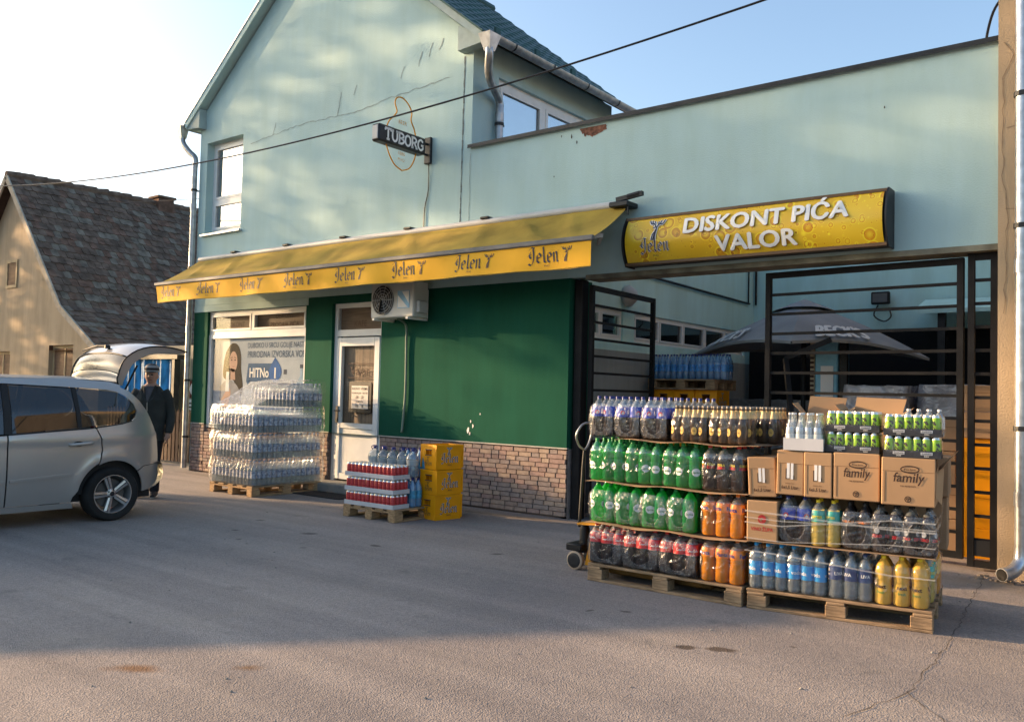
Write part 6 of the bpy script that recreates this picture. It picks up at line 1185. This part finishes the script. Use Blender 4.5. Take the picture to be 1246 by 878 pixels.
for s in (1, -1):
    q = MB(); ys = lambda x, z: s*(yb(x, z)); q.tube(sm([(.49, ys(.49, .845)-s*.002, .845), (.47, ys(.47, .85)+s*.04, .85), (.37, ys(.37, .857)+s*.045, .857), (.28, ys(.28, .862)+s*.04, .862), (.26, ys(.26, .862)-s*.002, .862)]), .017, 8); q.build('door_handle', PAINT, car, True, True)
    q = MB(); q.lathe([(.035, 0), (.035, .012), (0, .014)], 12, 0, (0, 0, 0), 'y'); q.xf(Matrix.Translation((.40, s*(yb(.4, .855)-.006), .855)) @ Matrix.Diagonal((1.6, s, .8, 1))); q.build('handle_recess', TRIM, car, False, True)
rz_ = lambda x, y: 1.545+.035*(1-(y/.63)**2)-.10*max(0, (x-1.2)/.6)**2-.03*max(0, (.25-x)/.4)**2
q = MB(); q.grid([[(x, y, rz_(x, y)) for y in [-.635+1.27*j/14 for j in range(15)]] for x in [-.13+1.9*i/20 for i in range(21)]]); q.build('roof', PAINT, car, True, True)
q = MB(); q.grid([[(1.78+.95*t, y*(1+.14*t), 1.475-.47*t+.03*sin(pi*t)-.02*(y/.62)**2) for y in [-.62+1.24*j/8 for j in range(9)]] for t in [i/8 for i in range(9)]]); q.build('windscreen', CGLASS, car, True, True)
q = MB(); q.grid([[(2.72+.72*t, y*(1-.1*t), 1.0-.05*t-.22*t*t-.02*(y/.8)**2) for y in [-.76+1.52*j/8 for j in range(9)]] for t in [i/6 for i in range(7)]]); q.build('bonnet', PAINT, car, True, True)
q = MB(); q.grid([[(3.42+.12*(1-(y/.72)**2)+dx, y, z) for y in [-.72+1.44*j/10 for j in range(11)]] for z, dx in ((.75, -.05), (.6, .03), (.45, .06), (.3, .04), (.2, -.03))]); q.build('front_bumper', PAINT, car, True, True)
for s in (1, -1): q = MB(); q.bbox(3.22, 3.5, s*.58-.12, s*.58+.12, .62, .75, .03); q.build('headlight', mat('headlamp', (.6, .62, .64), .1, .3), car, False, True)
rbx = lambda y, z: -.63-.10*(1-(abs(y)/.74)**2.5)+(.04 if z < .4 else 0)
q = MB(); q.grid([[(rbx(y, z)+dx, y, z) for y in [-.735+1.47*j/14 for j in range(15)]] for z, dx in ((.62, .09), (.60, .0), (.5, -.02), (.42, -.01), (.34, .03), (.30, .12))]); q.build('rear_bumper', PAINT, car, True, True)
for s in (1, -1):
    q = MB(); q.grid([[(-.28-(1.35-z)*.45-.01-(.02 if 0 < k < 3 else 0), s*(yb(-.28-(1.35-z)*.45, z)-.03-.05*k/1.5), z) for k in range(4)] for z in (.88, 1.0, 1.1, 1.2, 1.28)]); q.build('tail_light', LGLASS, car, True, True)
# cabin, floor, seats
q = MB(); q.box(-.5, 2.9, -.72, .72, .22, .30); q.box(-.52, -.45, -.66, .66, .3, .62); q.build('floor_pan', TRIM, car, False, True)
for cx, s in ((0, 1), (0, -1), (WB, 1), (WB, -1)): q = MB(); q.box(cx-.42, cx+.42, s*.62-.16, s*.62+.16, .3, .74); q.build('wheel_housing', TRIM, car, False, True)
for x, y in ((.75, .36), (.75, -.36), (1.6, .36), (1.6, -.36)):
    q = MB(); q.bbox(x-.02, x+.45, y-.24, y+.24, .42, .58, .04); q.add([(x-.02, y-.22, .5), (x+.12, y-.22, .5), (x-.06, y-.2, 1.12), (x-.18, y-.2, 1.12), (x-.02, y+.22, .5), (x+.12, y+.22, .5), (x-.06, y+.2, 1.12), (x-.18, y+.2, 1.12)], [(0,1,2,3),(4,7,6,5),(0,4,5,1),(1,5,6,2),(2,6,7,3),(3,7,4,0)]); q.bbox(x-.2, x-.1, y-.11, y+.11, 1.14, 1.3, .03); q.build('seat', CABIN, car, False, True)
q = MB(); q.grid([[(x, y, rz_(x, y)-.05) for y in (-.6, -.3, 0, .3, .6)] for x in (-.1, .8, 1.7)]); q.build('headlining', mat('headlining', (.3, .3, .29), .9), car, False, True)
# wheels
def tyre_mesh():
    q = MB(); q.lathe([(.215, -.095), (.25, -.108), (.295, -.105), (.312, -.085), (.317, -.04), (.317, .04), (.312, .085), (.295, .105), (.25, .108), (.215, .095)], 40, 0, (0, 0, 0), 'y'); del q.f[-2:]; del q.m[-2:]; return q.mesh('tyre', RUBBER, 40)
def rim_mesh():
    q = MB(); q.lathe([(.19, .0), (.205, .03), (.208, .085), (.217, .1), (.224, .1), (.224, .09), (.215, .06), (.215, -.09)], 40, 0, (0, 0, 0), 'y'); del q.f[-2:]; del q.m[-2:]
    for k in range(5):
        a = rad(90+72*k); ca, sa = cos(a), sin(a)
        for s in (-1, 1):
            def P(r, w, y): return (r*ca-w*s*sa, y, r*sa+w*s*ca)
            q.add([P(.045, .004, .075), P(.205, .006, .088), P(.205, .036, .085), P(.045, .026, .07), P(.045, .004, .045), P(.205, .006, .06), P(.205, .036, .055), P(.045, .026, .04)], [(0,1,2,3),(4,7,6,5),(0,4,5,1),(1,5,6,2),(2,6,7,3),(3,7,4,0)])
    q.lathe([(.062, .04), (.06, .072), (.03, .08), (0, .08)], 20, 0, (0, 0, 0), 'y'); return q.mesh('rim', RIM, 35)
TM, RM = tyre_mesh(), rim_mesh(); q = MB(); q.lathe([(.17, -.01), (.17, .02), (0, .02)], 28, 0, (0, 0, 0), 'y'); DISC = q.mesh('brake_disc', mat('brake_disc', (.10, .10, .10), .5, .7), 40); q = MB(); q.lathe([(.028, .07), (.028, .084), (0, .086)], 14, 0, (0, 0, 0), 'y'); [q.lathe([(.011, .07), (.011, .082), (0, .082)], 8, 0, (.048*cos(rad(54+72*k)), 0, .048*sin(rad(54+72*k))), 'y') for k in range(5)]; HUB = q.mesh('hub_cap', DARKM)
for x in (0, WB):
    for s in (1, -1):
        w = bpy.data.objects.new('wheel', None); col.objects.link(w); w.parent = car; w.location = (x, s*.785, .295); w.scale = (.93, 1, .93); w.rotation_euler = (0, .35, 0 if s > 0 else pi)
        for nm, me in (('tyre', TM), ('rim', RM), ('brake_disc', DISC), ('hub_cap', HUB)): put(nm, me, w)
# raised tailgate: spoiler, glass, outer panel, inner lining, wiper, gas struts
GP = [(-.12, 1.535), (-.10, 1.60), (-.115, 1.66)]; GG = [(-.115, 1.66), (-.14, 1.76), (-.20, 1.86)]; GS = [(-.20, 1.86), (-.32, 1.945), (-.46, 1.99), (-.62, 2.0), (-.80, 1.985), (-.97, 1.955)]
def gatew(x): return .60+.05*min(1, (-.12-x)/.5) if x > -.62 else .65-.10*((-.62-x)/.35)**2
def gx(P, w=1, dz=0, dx=0): return [[(x+dx+.05*(abs(t))**2.2*(-.6), t*gatew(x)*w, z+dz-.05*abs(t)**3) for t in [-1+2*j/14 for j in range(15)]] for x, z in P]
tg = bpy.data.objects.new('tailgate', None); col.objects.link(tg); tg.parent = car
q = MB(); q.grid(gx(GP)); q.build('spoiler', PAINT, tg, True, True); q = MB(); q.grid(gx(sm(GG), .99)); q.build('rear_glass', mat('rear_glass_dark', (.05, .047, .04), .22, spec=.6), tg, True, True); q = MB(); q.grid(gx(sm(GS))); q.build('outer_panel', PAINT, tg, True, True)
IN = sm([(-.17, 1.53), (-.20, 1.62), (-.29, 1.79), (-.46, 1.895), (-.62, 1.925), (-.80, 1.925), (-.97, 1.945)]); OUT = sm(GP[:-1]+GG+GS[1:])
q = MB(); q.grid(gx(IN, .96)); q.build('inner_lining', TRIM, tg, True, True)
for s in (1, -1):
    n = 24; A = [OUT[int(i*(len(OUT)-1)/n)] for i in range(n+1)]; B = [IN[int(i*(len(IN)-1)/n)] for i in range(n+1)]; q = MB(); q.grid([[(a[0]-.03, s*gatew(a[0]), a[1]-.05), (b[0]-.03, s*gatew(b[0])*.97, b[1]-.045)] for a, b in zip(A, B)]); q.build('gate_edge', PAINT, tg, True, True)
    q = MB(); q.tube([(-.2, s*.6, 1.38), (-.36, s*.6, 1.72)], .012, 6); q.build('gas_strut', TRIM, tg, False, True)
for s in (1, -1): q = MB(); q.tube([(a_[0]-.028, s*(gatew(a_[0])+.004), a_[1]-.048) for a_ in OUT[::2]], .009, 5); q.build('gate_seal', TRIM, tg, True, True)
q = MB(); q.tube(gx([GG[-1]], 1, .004)[0], .010, 5); q.tube(gx([GG[0]], 1, .003)[0], .006, 5); q.build('glass_seal', TRIM, tg, True, True)
q = MB(); q.tube([(-.25, .05, 1.94), (-.22, -.1, 1.95), (-.2, -.45, 1.9)], [.022, .014, .008], 6); q.lathe([(.035, 0), (.03, .04), (0, .045)], 10, 0, (-.26, .06, 1.92)); q.build('wiper', TRIM, tg, False, True)
q = MB(); q.box(-.35, -.15, -.1, .4, .62, .95); bx_ = thing('carton', 'white parcel inside the open car boot', 'carton', (car.location.x, car.location.y, 0), CA); q.build('box_body', WTRAY, bx_, False, True)

# ---------------------------------------------------------------- man beside the car boot
def person():
    t = thing('person', 'man in dark jacket and cap standing behind the open car boot', 'person', (-10.98, 6.26, 0), rad(44)); q = MB()
    def el(c, rx, ry, rz): q.lathe([(rz*0+max(1e-5, sin(pi*i/10)), -cos(pi*i/10)) for i in range(11)], 14, 0); st_ = len(q.v)-11*14; q.xf(Matrix.Translation(c) @ Matrix.Diagonal((rx, ry, rz, 1)), st_)
    def ring_tube(rows):
        o = len(q.v); n = 16
        for cx, cy, z, rx, ry in rows: q.v += [(cx+rx*cos(2*pi*j/n), cy+ry*sin(2*pi*j/n), z) for j in range(n)]
        for i in range(len(rows)-1):
            for j in range(n): q.f.append([o+i*n+j, o+i*n+(j+1) % n, o+(i+1)*n+(j+1) % n, o+(i+1)*n+j]); q.m.append(0)
        q.f.append([o+j for j in range(n)][::-1]); q.f.append([o+(len(rows)-1)*n+j for j in range(n)]); q.m += [0, 0]
    for s in (-1, 1):
        q.tube(sm([(s*.088, 0, .95), (s*.088, -.012, .72), (s*.085, -.018, .5), (s*.085, .005, .28), (s*.085, .015, .08)], 3), [.105, .103, .1, .097, .092, .085, .078, .076, .074, .07, .066, .064, .062], 12)
        q.tube([(s*.085, .075, .045), (s*.09, .0, .055), (s*.105, -.10, .045), (s*.115, -.175, .032)], [.036, .046, .044, .028], 10)
        ex = .275 if s > 0 else .29
        q.tube(sm([(s*.155, .01, 1.415), (s*.215, .012, 1.31), (s*(ex-.02), .03, 1.12), (s*(ex-.01), -.01, .98), (s*(ex-.02), -.05, .865)], 3), [.076, .078, .078, .075, .072, .069, .066, .064, .061, .058, .055, .053, .05], 12)
        hx = s*(ex-.022); q.tube([(hx, -.055, .88), (hx, -.065, .83), (hx, -.07, .785)], [.028, .038, .033], 8)
        for k, L in enumerate((.065, .075, .07, .055)): yy = -.10+k*.021; q.tube([(hx, yy, .79), (hx-s*.008, yy-.004, .79-L*.55), (hx-s*.022, yy-.002, .79-L)], [.0105, .0098, .008], 6)
        q.tube([(hx-s*.01, -.098, .825), (hx-s*.03, -.115, .79), (hx-s*.035, -.112, .765)], [.012, .011, .009], 6)
        el((s*.079, .0, 1.615), .012, .024, .032)
    ring_tube([(0, .005, .74, .195, .145), (0, .005, .80, .2, .148), (0, .005, .86, .2, .148), (0, .0, 1.0, .19, .14), (0, -.005, 1.15, .2, .145), (0, 0, 1.3, .215, .145), (0, .01, 1.39, .19, .125), (0, .015, 1.45, .14, .095), (0, .015, 1.51, .082, .078)])
    q.tube([(0, .015, 1.44), (0, .0, 1.55)], [.066, .06], 12); el((0, -.005, 1.635), .084, .102, .118); el((0, -.035, 1.565), .055, .055, .05); el((0, -.103, 1.615), .013, .018, .022); el((0, -.088, 1.66), .05, .02, .014)
    o = q.build('body_source', CABIN, t, False, True, False); md = o.modifiers.new('remesh', 'REMESH'); md.mode = 'VOXEL'; md.voxel_size = .0085; s2 = o.modifiers.new('smooth', 'SMOOTH'); s2.factor = .5; s2.iterations = 3
    bpy.context.view_layer.update(); me = bpy.data.meshes.new_from_object(o.evaluated_get(bpy.context.evaluated_depsgraph_get())); bpy.data.objects.remove(o); me.name = 'body'
    me.materials.clear(); ms = [mat('shoe_dark', (.03, .03, .032), .6), mat('dark_trousers', (.014, .015, .02), .9, bump=.3, bscale=30), mat('dark_jacket', (.034, .039, .037), .8, var=.25, scale=5, bump=.6, bscale=9), mat('skin', (.42, .25, .18), .6, var=.1), mat('grey_sweater', (.10, .10, .11), .9), mat('shoe_white', (.5, .5, .5), .6), mat('grey_hair', (.16, .15, .14), .8), mat('eye_dark', (.02, .015, .012), .4), mat('lip', (.24, .10, .08), .6)]
    for x in ms: me.materials.append(x)
    for p in me.polygons:
        c = p.center; ax = abs(c.x)
        if c.z < .085: k = 5 if (c.y > .03 or c.z < .022) else 0
        elif ax > .225 and c.z < .862 and c.y < -.02: k = 3
        elif c.z < .758 and ax < .24: k = 1
        elif c.z > 1.485: k = 3
        elif c.z > 1.28 and c.y < -.04 and ax < .055*(c.z-1.28)/.2+.008: k = 4
        else: k = 2
        if k == 3 and c.z > 1.5:
            if c.y > .02 and c.z > 1.56 and ax < .085 and ax > .0: k = 6
            if c.y < -.07 and abs(c.z-1.633) < .009 and .018 < ax < .046: k = 7
            if c.y < -.07 and abs(c.z-1.568) < .007 and ax < .026: k = 8
        p.material_index = k; p.use_smooth = True
    obj('body', me, t)
    h = MB(); h.lathe([(.088, -.012), (.094, .015), (.092, .045), (.075, .08), (.04, .1), (0, .104)], 18, [1, 0, 1, 0, 0], (0, 0, 0)); h.xf(Matrix.Translation((0, .0, 1.682)) @ Matrix.Diagonal((1, 1.17, 1, 1)))
    st = len(h.v); h.grid([[(.08*sin(a)*k, -.09-.075*(k-1)*cos(a)*3.2 if False else -.085*cos(a)*1.15-.055*(k2)*cos(a), 1.678-.014*k2) for a in [rad(-62+124*i/10) for i in range(11)]] for k, k2 in ((1, 0), (1.04, .6), (1.02, 1))]); h.build('cap', [mat('cap_dark', (.025, .025, .028), .9), mat('cap_stripe', (.28, .28, .27), .9)], t, 40, True)
    z = MB(); z.tube([(.0, -.15, 1.27), (0, -.148, 1.0), (0, -.146, .84)], .006, 5); z.build('zip', ZINC, t, False, True)
    for s in (-1, 1): z = MB(); z.add([(s*.015, -.148, 1.27), (s*.075, -.10, 1.5), (s*.11, -.06, 1.475), (s*.075, -.14, 1.32)], [(0, 1, 2, 3)]); z.build('collar', ms[2], t, False, True)
person()

for k, m_ in MATS.items():
    if k.startswith(('print', 'poster', 'clad', 'mortar', 'tile_')) and m_.node_tree.nodes.get('Principled BSDF'): m_.node_tree.nodes['Principled BSDF'].inputs['Specular IOR Level'].default_value = .06
